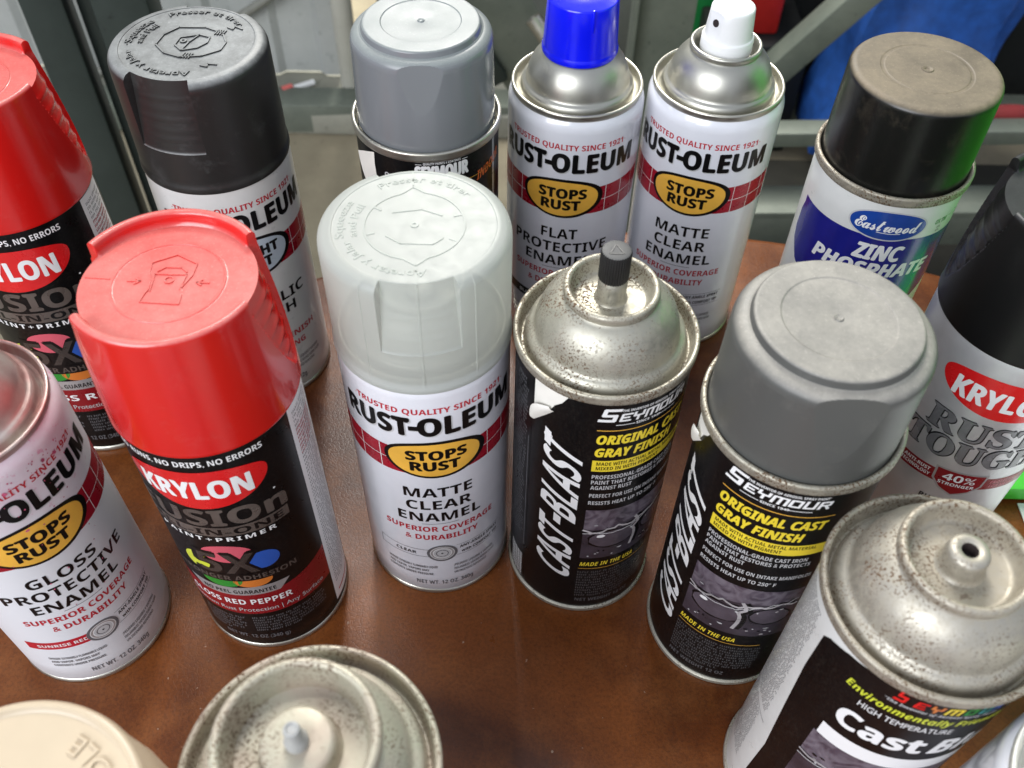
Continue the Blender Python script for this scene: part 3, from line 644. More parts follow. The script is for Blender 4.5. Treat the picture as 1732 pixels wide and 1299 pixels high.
def castblast_label(root, phiT, tear=True):
    """black paper wrap with vertical title, text column at u = 0, torn top corner"""
    P = Print(root, SB, phiT); u0 = -27.0
    wrap = [(u0, 5.0), (95, 5.0), (95, 154.8), (-12, 154.8)]
    if tear: wrap += [(-14.2, 150.5), (-17.0, 147.5), (-16.4, 144.5), (-20.5, 139.5), (-25.8, 132.0), (u0, 131.2)]
    else: wrap += [(u0, 154.8)]
    P.add('wrap', black_can, poly2d(wrap), 2)
    P.add('bare_patch', paper, rect2d(u0 + 0.3, 129, -11, 154.8), 0)
    P.add('rear_wrap', black_can, rect2d(-60, 5, u0 - 0.9, 154.8), 1)
    P.add('rear_lettering', 'grey', fineprint(-44, 40, u0 - 3, 150, 44, 9), 2, False)
    P.add('rear_code', 'white', ([(x, y) for k in range(14) for x, y in ((-40 + k * 0.75, 6), (-40 + k * 0.75 + (0.25 + 0.2 * (k % 3 == 0)), 6), (-40 + k * 0.75 + (0.25 + 0.2 * (k % 3 == 0)), 26), (-40 + k * 0.75, 26))], [tuple(range(4 * k, 4 * k + 4)) for k in range(14)]), 2, False)
    P.add('rear_rule', 'grey', rect2d(u0 - 2.2, 36, u0 - 1.9, 118), 2)
    v = text2d('CAST', 16.2, 46.0, 'bold', 1.0, 'l', -0.0); b = text2d('BLAST', 16.2, 46, 'bold', 1.0, 'l')
    def upright(vf, z0): return [(-4.1 - y, z0 + x + 0.62 * y) for x, y in vf[0]], vf[1]
    P.add('title_lettering', 'white', upright(([(x * 0.83, y) for x, y in v[0]], v[1]), 28.5), 3)
    P.add('title_lettering', 'white', upright(rect2d(39.5, 6.2, 45.5, 9.4), 28.5), 3)
    P.add('title_lettering', 'white', upright(([(x * 1.03 + 47, y) for x, y in b[0]], b[1]), 28.5), 3)
    P.add('title_mark', 'white', ring2d(-18.8, 128.6, 1.5, 1.9, 20), 3)
    P.add('brand_lettering', 'white', shift(tech('SEYMOUR', 4.2, 37), -0.3, 145.9), 3)
    P.text('brand_note_lettering', 'white', '"THE INVENTOR OF AEROSOL SPRAY PAINT"', 7.2, 151.3, 1.3, 28, align='l', layer=3); P.text('brand_note_lettering', 'white', 'SINCE 1949', 13.5, 143.3, 1.3, None, align='l', layer=3)
    for a, b_ in ((6, 13), (22, 31)): P.add('brand_rule', 'white', rect2d(a, 143.7, b_, 144.0), 3)
    P.add('upper_rule', 'gold', rect2d(-0.5, 140.4, 40, 140.8), 3)
    P.text('finish_lettering', 'yellow', 'ORIGINAL CAST', 0, 132.5, 5.2, 38.6, 'boldit', 'l', 3, heavy=0.35); P.text('finish_lettering', 'yellow', 'GRAY FINISH', 0, 124.6, 5.2, 32.3, 'boldit', 'l', 3, heavy=0.35)
    P.add('claim_bar', 'yellow', rect2d(-0.6, 115.0, 44, 122.0), 3)
    P.text('claim_bar_lettering', 'black', 'MADE WITH ACTUAL METAL MATERIAL', 1, 119.0, 2.1, 38, 'bold', 'l', 4); P.text('claim_bar_lettering', 'black', 'MIXED IN WITH PIGMENT', 1, 116.0, 2.1, 26, 'bold', 'l', 4)
    for s, z, w in (('PROFESSIONAL-GRADE CAST IRON', 110.0, 38), ('PAINT THAT RESTORES & PROTECTS', 106.3, 40), ('AGAINST RUST', 102.6, 16.5), ('PERFECT FOR USE ON INTAKE MANIFOLDS', 97.0, 43), ('RESISTS HEAT UP TO 250° F', 91.8, 30.5)): P.text('claim_lettering', 'lightgrey', s, 0, z, 2.5, w, 'bold', 'l', 3)
    engine_picture(P, -0.4, 49.2, 44.4, 38.4, 3, 5)
    P.text('origin_lettering', 'yellow', 'MADE IN THE USA', 0, 42.3, 3.2, 24.8, 'boldit', 'l', 3); P.add('lower_rule', 'gold', rect2d(-0.4, 39.9, 36, 40.2), 3)
    P.add('warning_lettering', 'darkgrey', fineprint(-0.4, 14, 38, 38, 10, 11), 3, False); P.text('weight_lettering', 'darkgrey', 'NET WEIGHT 12 OZ', 0, 9.6, 2.8, 26, 'bold', 'l', 3)
    P.build()
    if tear:   # the paper corner curls away from the can
        bm = bmesh.new(); rows = []; n = 8
        for k in range(n + 1):
            t = k / n; row = []
            ua, za = -26.2 + 9.4 * t * 0.0, 131.5
            for j in range(7):
                s = j / 6; u = -26.2 + (9.2) * s; zf = 131.6 + 12.6 * s
                lift = 1.9 * math.sin(t * 2.2) ; back = 5.2 * t * (0.45 + 0.55 * math.sin(s * math.pi))
                a = R_(phiT) + (u - back * 0.75) / SB; rr = SB + 0.35 + lift * (0.5 + 0.5 * math.sin(s * math.pi)) ; row.append(bm.verts.new((rr * MM * math.cos(a), rr * MM * math.sin(a), (zf + back * 0.9) * MM)))
            rows.append(row)
        for k in range(n):
            for j in range(6): bm.faces.new((rows[k][j], rows[k][j + 1], rows[k + 1][j + 1], rows[k + 1][j]))
        me = bpy.data.meshes.new('flap'); bm.to_mesh(me); bm.free(); finish(me, 60); link('torn_flap', me, paper, root)

# ------------------------------------------------------------------ the cans
G_RUST = 'rust-stopping enamel cans'; G_KRY = 'all-in-one paint cans'; G_CB = 'cast gray paint cans'
T3 = lambda a, wa, b, wb, c, wc: ((a, 83.3, 6.5, wa), (b, 74.0, 6.5, wb), (c, 64.7, 6.5, wc))

# matte clear enamel under a milky cap
c = thing('spray_can', 'white matte clear enamel spray can with a milky translucent cap', 'spray can', (-0.0341, 0.2441, 0), 0, G_RUST)
neck_can(c, white_can)
cap = squeeze_cap(c, clear_plastic, clear_plastic, 200.3, 150.2, 276, 24.5, 171.0, (241, 311, 276))
def leafring(r, tip):
    pts = []
    for k in range(120):
        a = 3 * k; d = min(abs(ang(a, 96)), abs(ang(a, 276))); pts.append(((r + tip * max(0, 1 - d / 16) ** 1.5) * math.cos(R_(a)), (r + tip * max(0, 1 - d / 16) ** 1.5) * math.sin(R_(a))))
    return stroke2d(pts, 0.7, True)
marks = [leafring(17.0, 3.0), stroke2d([(21 * math.cos(R_(96)), 21 * math.sin(R_(96))), (28.5 * math.cos(R_(96)), 28.5 * math.sin(R_(96)))], 0.6), stroke2d([(21 * math.cos(R_(276)), 21 * math.sin(R_(276))), (28.5 * math.cos(R_(276)), 28.5 * math.sin(R_(276)))], 0.6)]
marks += [stroke2d([(14 * math.cos(R_(a)), 14 * math.sin(R_(a))), (16.4 * math.cos(R_(a)), 16.4 * math.sin(R_(a)))], 0.6) for a in (150, 200, 20, -28)]
marks += [ring2d(0, 0, 0.6, 1.5, 16), stroke2d([(-9, -6), (-4, -9.5), (7, -9.5), (10, -6.5)], 0.4), stroke2d([(-8, 6), (2, 8), (9, 5)], 0.4)]
marks += [ringtext('Squeeze', 24.0, 3.0, 176, 44), ringtext('and Pull', 19.6, 2.8, 176, 46), ringtext('Presser et tirer', 22.6, 2.8, 84, 84), ringtext('Apretar y Jalar', 22.6, 2.8, 243, 82)]
emboss('cap_marks', marks, 199.9, 0.34, clear_plastic, cap)
P = stops_rust_label(c, 279, T3('MATTE', 29, 'CLEAR', 28, 'ENAMEL', 36.5), None, None)
finish_rust_label(P, 'outline', 'CLEAR', 'black', 'NET WT. 12 OZ. 340g')

# metallic finish, charcoal cap
c = thing('spray_can', 'white metallic finish spray can with a charcoal embossed squeeze cap', 'spray can', (-0.139, 0.3594, 0), 0, G_RUST)
neck_can(c, aged_white_can)
cap = squeeze_cap(c, charcoal_plastic, charcoal_top, 197.0, 143.3, 258, 25.5, 164.7)
def cap_icon(rot):
    out = [stroke2d([(-9.5, 3), (-6, 8.5), (3, 10), (10, 7.5)], 0.45), stroke2d([(-9.5, 3), (-9.8, -3.5), (-5, -8), (1, -9.5), (8, -7.5), (13, -3), (13.2, 2), (10, 7.5)], 0.45),
           stroke2d([(-3.2, 2.2), (-3.4, -2.6), (0, -5.4), (4.8, -3), (7, 0.8), (6.6, 4.2), (2.6, 5)], 0.45, True), stroke2d([(2.6, 5), (0.8, 0), (0.0, -5.4)], 0.4), ring2d(-1.4, 0.4, 0.5, 1.2, 14)]
    for k in range(4): out += [stroke2d([(7.5 + k * 0.9, 6.3), (8.0 + k * 0.9, 9.2)], 0.4), stroke2d([(1.5 + k * 0.9, -9.6), (2.0 + k * 0.9, -6.8)], 0.4)]
    return [turn(x, rot, 1.22) for x in out]
marks = cap_icon(-8) + [ringtext('·Squeeze', 22.8, 3.2, 163, 48), ringtext('and Pull', 18.4, 3.0, 163, 44), ringtext('Presser et tirer', 22.8, 2.9, 78, 86), ringtext('Apretar y Jalar', 22.6, 2.9, 242, 88)]
marks += [stroke2d([(14.5, 12), (17, 10.4), (17.4, 12.8), (21, 10.6)], 0.5), stroke2d([(9.5, -17.5), (12.5, -18.4), (12.2, -16.2), (16, -16.6)], 0.5)]
emboss('cap_marks', marks, 196.6, 0.7, charcoal_top, cap)
P = stops_rust_label(c, 296, (('METALLIC', 69.6, 6.5, 48), ('FINISH', 60.6, 6.5, 33)), None, None, badge=('BRIGHT', 'COAT'), badgecol='palesteel', dz=-6.6)
finish_rust_label(P, None, '', 'black', 'NET WT. 11 OZ. 312g', (('FINISH', 16, 42.2, 20), ('NG', 14, 35.0, 7.4)), False)

# gloss protective enamel, no cap, pink overspray
c = thing('spray_can', 'white gloss enamel spray can without cap, stained with pink overspray', 'spray can', (-0.191, 0.1964, 0), 0, G_RUST)
neck_can(c, pink_stained_can, pink_tin)
P = stops_rust_label(c, 312, T3('GLOSS', 28, 'PROTECTIVE', 52.5, 'ENAMEL', 36.5), None, None)
rnd = random.Random(5)
for k in range(95):
    u = rnd.gauss(12, 11); z = 151 - abs(rnd.gauss(0, 9)) if k < 70 else rnd.uniform(60, 125); s = rnd.uniform(0.12, 0.42) * (2.4 if k % 13 == 0 else 1)
    if z > 147: continue
    P.add('overspray', 'overspray', poly2d([(u + s * rnd.uniform(.5, 1.3) * math.cos(t), z + 1.3 * s * rnd.uniform(.5, 1.3) * math.sin(t)) for t in [i * math.pi / 4 for i in range(8)]]), 5, False)
finish_rust_label(P, 'red', 'SUNRISE RED', 'white', 'NET WT. 12 OZ. 340g')

# flat protective enamel, blue tip cap
c = thing('spray_can', 'white flat enamel spray can with a small bright blue tip cover', 'spray can', (0.0280, 0.4039, 0), 0, G_RUST)
neck_can(c, white_can)
lathe('tip_cover', [(15.5, 172.2), (17.8, 172.2), (18.0, 172.8), (17.9, 174.6), (17.5, 175.2), (17.4, 175.9), (16.7, 190), (16.2, 197.6), (16.0, 198.3), (15.7, 198.6), (15.4, 198.3), (15.2, 197.0), (14.6, 196.7), (3, 197.6), (0, 197.6)], blue_plastic, c)
link('tip_cover_rib', boxm(0.0035, -0.0166, 0.189, 0.0047, -0.0145, 0.1994, 0.0003), blue_plastic, c)
P = stops_rust_label(c, 260, T3('FLAT', 19, 'PROTECTIVE', 52.5, 'ENAMEL', 36.5), None, None)
finish_rust_label(P, 'black', 'BLACK', 'white', 'NET WT. 12 OZ. 340g')

# matte clear enamel with bare white spray tip
c = thing('spray_can', 'white matte clear enamel spray can with an uncovered white spray nozzle', 'spray can', (0.0965, 0.4069, 0), 0, G_RUST)
neck_can(c, white_can)
noz = lathe('nozzle', [(0, 172), (12.0, 172), (12.2, 173), (12.1, 178.6), (11.8, 179.2), (11.2, 179.5), (11.0, 180.2), (10.9, 182)] + [(10.9 - 0.9 * t, 182 + 10.4 * t) for t in [k / 8 for k in range(1, 9)]] + [(9.7, 193.1), (9.2, 193.4), (7, 192.9), (2.5, 192.4), (0, 192.3)], white_plastic, c, 96,
    lambda r, z, ph: (min(r, (9.0 + max(0, (193.4 - z)) * 0.10) / max(0.2, math.cos(R_(ang(ph, 216)))) if z > 181.5 and abs(ang(ph, 216)) < 60 else r), z - (0.9 if z > 190.5 and abs(ang(ph, 216)) < 40 else 0)))
bm = bmesh.new(); bmesh.ops.create_cone(bm, cap_ends=True, segments=24, radius1=0.0017, radius2=0.0017, depth=0.0012)
a = R_(216); bm.transform(Matrix.Translation((0.0094 * math.cos(a), 0.0094 * math.sin(a), 0.1875)) @ Matrix.Rotation(a, 4, 'Z') @ Matrix.Rotation(R_(84), 4, 'Y'))
me = bpy.data.meshes.new('orifice'); bm.to_mesh(me); bm.free(); link('orifice', me, hole_dark, noz)
P = stops_rust_label(c, 251, T3('MATTE', 29, 'CLEAR', 28, 'ENAMEL', 36.5), None, None)
finish_rust_label(P, 'outline', 'CLEAR', 'black', 'NET WT. 12 OZ. 340g')

# red-capped all-in-one cans
def red_can(loc, phi0, phiG, label, colour, icon):
    c = thing('spray_can', label, 'spray can', loc, 0, G_KRY)
    neck_can(c, black_can, dome=False)
    cap = crown_cap(c, red_plastic, red_plastic_top, phiG)
    k = phiG - 8
    m = [stroke2d([(-7.4, 8.6), (0, 12.6), (7.2, 8.6), (6.9, 3.2), (5.4, -0.6), (4.6, -2.6), (5.4, -5.6), (5.6, -9.8), (-6.8, -9.2), (-6.2, -5.6), (-5.4, -3.4), (-5.8, 0.6), (-7.0, 3.4)], 0.4, True),
         stroke2d([(-4.8, -4.4), (-5.2, 3.4), (5.0, 3.4), (4.4, -3.2)], 0.4), stroke2d([(-4.6, 4.6), (-2.4, 6.6), (2.6, 6.6), (4.8, 4.6)], 0.4), ring2d(0, 0.8, 1.2, 1.6, 20),
         stroke2d([(-13, 0), (-9.2, 0)], 0.5), stroke2d([(-10.6, 1.2), (-9.0, 0), (-10.6, -1.2)], 0.5), stroke2d([(13, 0), (9.2, 0)], 0.5), stroke2d([(10.6, 1.2), (9.0, 0), (10.6, -1.2)], 0.5)]
    emboss('cap_marks', [turn(x, k) for x in m], 198.9, 0.45, red_plastic_top, cap)
    emboss('cap_seam', [stroke2d([(-19, 0.8), (-26.8, 1.2)], 0.5)], 198.9, 0.35, red_plastic, cap)
    fusion_label(c, phi0, colour)
red_can((-0.1099, 0.2149, 0), 268, 8, 'black spray can with a glossy red cap, label reading gloss red pepper', 'GLOSS RED PEPPER', True)
red_can((-0.2179, 0.3220, 0), 274.5, 21, 'black spray can with a red cap standing behind the overspray-stained white can', 'GLOSS RED', True)

# cast gray cans
c = thing('spray_can', 'black cast-gray spray can without cap, rust-spotted dome and knurled black spray tip', 'spray can', (0.0340, 0.2368, 0), 0, G_CB)
seam_can(c, black_can, rusty_tin)
def dimples(r, z, ph): return (r - 0.35 * max(0, math.cos(R_(ph * 7))) ** 6 if 178.6 < z < 181.4 else r, z)
lathe('valve_collar', [(6.3, 175.2), (5.6, 175.8), (5.25, 177), (5.2, 178.5), (5.2, 179.3), (5.2, 180), (5.2, 180.7), (5.2, 181.5), (5.1, 184.4), (4.6, 185.4), (3.6, 185.8), (0, 185.8)], rusty_tin, c, 84, dimples)
tip = lathe('spray_tip', [(4.2, 185.2), (5.0, 185.3), (5.15, 185.8), (5.1, 196.6), (4.85, 197.3), (4.4, 197.5), (2, 197.4), (0, 197.4)], [paint('tip_black', (0.010, 0.010, 0.010), 0.5), paint('tip_top', (0.06, 0.06, 0.06), 0.55)], c, 144, lambda r, z, ph: (r + (0.22 if int(ph / 5) % 2 else 0) if r > 4.7 else r, z), lambda a, b: 1 if max(a[0], b[0]) < 4.9 and a[1] > 196 else 0)
emboss('tip_mark', [stroke2d([(-2.4, -2.0), (0, 2.8), (2.4, -2.0)], 0.4, True)], 197.3, 0.3, black_plastic, tip)
castblast_label(c, 265.3)
c = thing('spray_can', 'black cast-gray spray can with a dull dusty grey cap', 'spray can', (0.0998, 0.2025, 0), 0, G_CB)
seam_can(c, black_can, rusty_tin, 34.7, dome=False)
lathe('dome', [(30.6, 154.8), (29.9, 155.3), (29.5, 157.6), (26, 158), (10, 158), (0, 158)], rusty_tin, c)
facet_cap(c, grey_dull_plastic, grey_dusty_top, 270, 158.2, 199.6, 203.0, 32.4, 31.6, 25.6, 22.5, 171)
castblast_label(c, 217.5)

# grey gloss capped can at the back
c = thing('spray_can', 'black spray can with a glossy light grey cap and peeling label edge', 'spray can', (-0.0418, 0.3696, 0))
seam_can(c, black_can, seam_tin, 34.0, dome=False)
lathe('dome', [(30.6, 154.8), (29.9, 155.3), (29.5, 157.6), (26, 158), (10, 158), (0, 158)], seam_tin, c)
facet_cap(c, grey_gloss_plastic, grey_gloss_top, 273, 158.2, 200.6, 203.6, 31.2, 30.4, 24.6, 20.5, 178)
P = Print(c, SB, 286)
P.text('brand_lettering', 'white', 'SEYMOUR', 0, 146.2, 6.9, 24.2, layer=2, heavy=0.7); P.text('brand_note_lettering', 'white', 'QUALITY PAINTS & COATINGS', 0, 153.95, 1.15, 17, layer=2)
for a, b_ in ((-12, -9.2), (9.2, 12)): P.add('brand_rule', 'white', rect2d(a, 154, b_, 154.25), 2)
P.text('claim_lettering', 'flame', 'INDOOR', 17, 137.5, 5.0, 18, 'boldit', 'l', 2, 0, 1.0, 0.004)
P.add('claim_rule', 'gold', rect2d(-8, 142.0, 30, 142.25), 2); P.add('seam_stripe', 'silver', rect2d(29, 5, 31.2, 154.5), 1); P.add('lettering_mark', 'lightgrey', ring2d(-26, 145.4, 0.7, 1.3, 14), 2)
P.build()
bm = bmesh.new(); rows = []
for k in range(9):
    t = k / 8; row = []
    for j in range(8):
        s = j / 7; z = 154.5 - 42 * s; u = -32.5 - 5.5 * t; a = R_(286) + u / SB; rr = SB + 0.3 + (4.6 * t ** 1.5) * (0.75 + 0.25 * math.sin(5 * s + 2 * t)) * (1 - 0.35 * s) + 0.3 * math.sin(11 * s + 5 * t)
        row.append(bm.verts.new((rr * MM * math.cos(a), rr * MM * math.sin(a), z * MM)))
    rows.append(row)
for k in range(8):
    for j in range(7): bm.faces.new((rows[k][j], rows[k][j + 1], rows[k + 1][j + 1], rows[k + 1][j]))
me = bpy.data.meshes.new('peel'); bm.to_mesh(me); bm.free(); finish(me, 60); link('peeling_edge', me, paper, c)

# zinc phosphate can
c = thing('spray_can', 'white and navy zinc phosphate spray can under a black cap thick with tan dust', 'spray can', (0.1657, 0.3465, 0))
seam_can(c, aged_white_can, dusty_tin, 34.0, dome=False)
lathe('dome', [(30.6, 154.8), (29.9, 155.3), (29.5, 157.0), (26, 157.2), (0, 157.2)], dusty_tin, c)
lathe('cap', [(30.0, 157.4), (31.4, 157.4), (31.5, 158.2)] + dens([(31.5, 159), (30.9, 196.5)], 4) + arc(27.9, 197.2, 3.0, 0, 90, 7) + [(27.2, 200.2), (19.0, 200.2), (18.8, 200.2), (18.5, 200.02), (18.3, 200.0), (17.4, 200.0), (17.2, 200.02), (16.9, 200.2), (16.7, 200.2), (3.0, 200.2), (2.6, 200.2), (2.2, 200.6), (1.2, 200.5), (0.8, 200.1), (0, 200.1)], [brown_dust_cap, brown_dust_cap], c, 96, None, lambda a, b: 1 if max(a[0], b[0]) < 29.6 and a[1] > 198 else 0)
P = Print(c, SB, 260)
P.add('blue_panel', 'navy', poly2d([(-44, 133)] + [(-45.5, 128), (-45.8, 118), (-44, 112), (-38, 104), (-26, 97), (0, 93), (26, 97), (36, 104), (42, 110.5), (44, 118), (44, 134)] + [(44 - 88 * k / 16, 136.8 + 1.2 * math.cos((k - 8) / 8 * 1.5)) for k in range(17)]), 1)
P.add('badge_rim', 'lightgrey', sup2d(0, 144.6, 17.2, 8.0, 2.1), 2); P.add('badge', 'blue', sup2d(0, 144.6, 16.4, 7.3, 2.1), 3)
P.text('brand_lettering', 'white', 'Eastwood', 0, 141.6, 5.6, 27.5, 'script', layer=4, heavy=0.28)
P.add('brand_lettering', 'white', stroke2d([(-4, 140.9), (2, 140.7), (6, 141.1)], 0.3), 4)
P.text('title_lettering', 'white', 'ZINC', 0.3, 125.2, 8.4, 21, 'boldit', layer=2, heavy=0.7); P.text('title_lettering', 'white', 'PHOSPHATE', -0.3, 115.6, 7.6, 55.5, 'boldit', layer=2, heavy=0.6)
P.text('side_lettering', 'green', 'OX TM', 25, 143.5, 2.6, 6.5, layer=1); P.add('side_lettering', 'grey', fineprint(24, 138.5, 28, 142.5, 2, 21), 1, False)
P.build()

# rust tough can at the right
c = thing('spray_can', 'silver and red spray can with steel-grey slab lettering and a black ribbed-grip cap', 'spray can', (0.2000, 0.2612, 0), 0, G_KRY)
neck_can(c, silver_can, dome=False)
crown_cap(c, black_plastic, black_cap_top, 163)
P = Print(c, RB, 252)
P.add('brand_badge', 'krylonred', badge2d(0.5, 140.2, 133.0, 119.2, 26.6, 2.6, 1.9), 2); P.text('brand_lettering', 'white', 'KRYLON', 0, 124.6, 9.8, 39, 'bold', layer=4, heavy=0.6)
for col, du, dz, ly in (('black', 0.5, -0.5, 1), ('black', -0.35, 0.35, 1), ('steelgrey', 0, 0, 3)):
    P.text('range_lettering', col, 'RUST', du, 103.2 + dz, 11.2, 45, 'serif', heavy=0.6, layer=ly); P.text('range_lettering', col, 'TOUGH', du, 89.2 + dz, 11.6, 56, 'serif', heavy=0.6, layer=ly + 2 if ly == 3 else ly)
P.add('claim_band', 'maroon', rect2d(-46, 73.2, 46, 81.0), 0)
P.add('shield', 'silver', poly2d([(-9.4, 83.4), (12.6, 83.4), (12.0, 75), (8, 70), (1.6, 66.6), (-4.8, 70), (-8.8, 75)]), 1); P.add('shield_field', 'maroon', poly2d([(-8.4, 82.5), (11.6, 82.5), (11.0, 75.3), (7.4, 70.8), (1.6, 67.7), (-4.2, 70.8), (-7.8, 75.3)]), 2)
P.text('shield_lettering', 'white', '40%', 1.6, 76.4, 4.6, 13.5, layer=3); P.text('shield_lettering', 'white', 'STRONGER', 1.6, 73.2, 2.0, 15, layer=3)
P.text('claim_lettering', 'white', 'ANTI-RUST', -17, 77.8, 2.0, 12.5); P.text('claim_lettering', 'white', 'TECHNOLOGY', -17, 74.8, 2.0, 14); P.text('claim_lettering', 'pink', 'PROTECTION', 21.5, 77.8, 2.0, 14); P.text('claim_lettering', 'pink', 'FOR METAL', 21, 74.8, 2.0, 12)
P.text('note_lettering', 'black', 'RUST', -5, 60, 3, 9); P.build()

# uncapped cast blast can in front right
c = thing('spray_can', 'spray can with a dusty rust-speckled dome, white side panel and black front', 'spray can', (0.1272, 0.1333, 0))
seam_can(c, aged_white_can, dusty_tin, 34.0, 17.4, 0.6, True, 175.6)
lathe('valve_boss', [(7.6, 175.4), (6.6, 176.0), (6.1, 177.2), (6.0, 178.6), (6.0, 180), (6.0, 181.2), (5.9, 182.6), (5.4, 183.6), (4.2, 184.2), (3.2, 184.1), (2.4, 183.6), (2.1, 182.6), (1.9, 180), (0, 180)], [dusty_tin, hole_dark], c, 72, lambda r, z, ph: (r - 0.3 * max(0, math.cos(R_(ph * 6))) ** 6 if 178 < z < 181.5 and r > 5 else r, z), lambda a, b: 1 if max(a[0], b[0]) < 2.45 else 0)
P = Print(c, SB, 226)
d = math.pi / 180 * SB
P.add('black_front', black_can, poly2d([(-17.5, 4.5), (-15.2, 60), (-17.0, 95), (-18.3, 124), (-18.0, 146), (-15.5, 149), (-8, 153), (0, 155), (70, 155), (70, 4.5)]), 1)
P.add('side_lettering', 'grey', fineprint(-43, 70, -22, 150, 46, 31), 1, False); P.add('side_lettering', 'grey', fineprint(-43, 20, -24, 66, 26, 32), 1, False); P.add('side_rule', 'grey', rect2d(-45, 67, -20.5, 67.3), 1)
for k, (ch, col) in enumerate(zip('SEYMOUR', ('krylonred', 'krylonred', 'orange', 'yellow', 'green', 'teal', 'ballblue'))):
    P.add('brand_lettering', col, shift(tech(ch, 3.9, 3.6 if ch != 'M' else 4.6, 0.2, k == 0), 7.6 + k * 4.3 + (1.0 if k > 0 else 0) + (1.0 if k > 3 else 0), 149.2), 3)
P.text('brand_note_lettering', 'lightgrey', '"The Inventor of Aerosol Spray Paint"', 5.6, 146.8, 1.5, 33, 'boldit', 'l', 3)
P.text('slogan_lettering', 'lime', 'Environmentally Friendly', -4.8, 140.6, 3.9, 48, 'boldit', 'l', 3)
P.text('heat_lettering', 'white', 'HIGH TEMPERATURE', 1.2, 134.4, 3.3, 27.5, 'plain', 'l', 3)
P.text('title_lettering', 'white', 'Cast', -1.6, 117.8, 11.2, 26.5, 'bold', 'l', 3, heavy=0.6); P.text('title_lettering', 'white', 'Blast', 27.5, 117.8, 11.2, 30, 'boldit', 'l', 3, heavy=0.6)
P.add('stripe', 'white', rect2d(-3.4, 103.0, 60, 111.6), 2); engine_picture(P, -4.4, 58, 64, 45, 3, 8)
P.build()

# cream-spattered can in front: bare valve with a pin
c = thing('spray_can', 'spray can seen from above, cream paint-spattered dome with a bare grey valve pin', 'spray can', (-0.0496, 0.0781, 0))
seam_can(c, aged_white_can, cream_tin, 34.0, 19.6, 2.0, True, 174.0)
lathe('valve_boss', [(10.6, 173.8), (9.8, 174.6), (9.5, 176.4), (9.4, 179.4), (8.8, 180.4), (7.8, 180.8), (2.6, 180.4), (0, 180.4)], cream_rim, c, 72)
lathe('valve_pin', [(2.9, 180.2), (3.0, 182.2), (2.5, 183.4), (2.1, 184.2), (2.1, 188.6), (1.9, 189.2), (1.4, 189.4), (1.1, 189.0), (0, 188.9)], pin_grey, c, 36)

# beige-capped can, front left corner
c = thing('spray_can', 'spray can with a cream beige cap carrying raised instruction lettering', 'spray can', (-0.1150, 0.0560, 0))
neck_can(c, white_can, dome=False)
cap = lathe('cap', [(32, 143), (34.3, 143.1), (34.4, 144.5), (33.9, 160), (33.4, 172)] + arc(31.4, 174.6, 1.5, 0, 110, 6) + [(30.4, 175.4), (30.0, 174.9), (29.4, 174.7), (10, 174.6), (0, 174.6)], beige_plastic, c, 120, lambda r, z, ph: (min(r + (1.2 if z < 168 and abs(ang(ph, 15)) < 34 else 0), 36), z))
emboss('cap_marks', [ringtext_in('NDLE', 26.5, 4.6, 46, 42, 'plain'), shift(rot2(text2d('E', 4.2, None, 'plain'), 72), -4, 6), shift(rot2(text2d('LE', 4.2, None, 'plain'), 72), 2.5, 5), shift(rot2(text2d('Y', 4.2, None, 'plain'), 20), 12, 6), shift(rot2(text2d('U', 4.2, None, 'plain'), 120), -21, 14)], 174.5, 0.8, beige_plastic, cap)

# white can cut off by the lower right corner
c = thing('spray_can', 'plain white spray can with a bare seamed rim beside the dusty-domed can', 'spray can', (0.1645, 0.0740, 0))
neck_can(c, white_can, tin('worn_white_tin', (0.72, 0.72, 0.68), 0.34, 0.1, 0.3, 0.5))

# ------------------------------------------------------------------ things round and behind the table
def post(name, label, x, y, w, z0, z1, rz, mat, group=None):
    o = thing(name, label, 'post', (x, y, z0), R_(rz), group)
    link('tube', boxm(-w / 2, -w / 2, 0.004, w / 2, w / 2, z1 - z0, 0.002), mat, o); link('foot_plate', boxm(-w * .9, -w * .9, 0, w * .9, w * .9, 0.004), mat, o)
GP = 'dark green steel posts'
post('steel_post', 'dark green square steel post, leftmost of the cluster behind the red cap', -0.3735, 0.70, 0.032, FLOOR, 0.45, 12, darkgreen_steel, GP)
post('steel_post', 'thin dark green steel post between two thicker posts', -0.3485, 0.715, 0.013, FLOOR, 0.45, 5, darkgreen_steel, GP)
post('steel_post', 'dark green square steel post standing behind the charcoal-capped can', -0.310, 0.70, 0.042, FLOOR, 0.45, 8, darkgreen_steel, GP)
def tube(name, pts, rad, mat, parent=None, label=None, cat=None):
    cu = bpy.data.curves.new('path', 'CURVE'); cu.dimensions = '3D'; cu.bevel_depth = rad; cu.bevel_resolution = 3
    sp = cu.splines.new('BEZIER'); sp.bezier_points.add(len(pts) - 1)
    for bp, p in zip(sp.bezier_points, pts): bp.co = p; bp.handle_left_type = bp.handle_right_type = 'AUTO'
    ob = bpy.data.objects.new('path', cu); COL.objects.link(ob)
    me = bpy.data.meshes.new_from_object(ob.evaluated_get(bpy.context.evaluated_depsgraph_get())); bpy.data.objects.remove(ob)
    finish(me, 50); o = link(name, me, mat, parent)
    if label: tag(o, label, cat)
    return o
tube('cable', [(-0.75, 1.34, -0.47), (-0.55, 1.345, -0.40), (-0.42, 1.345, -0.34), (-0.33, 1.345, -0.26), (-0.30, 1.345, -0.10), (-0.30, 1.345, 0.4)], 0.007, paint('grey_cable', (0.20, 0.20, 0.17), 0.5), None, 'grey cable hanging across the ribbed wall panel', 'cable')
st = thing('marker_stick', 'small white stick with a red end lying on the concrete sill', 'stick', (-0.36, 1.32, FLOOR + 0.042))
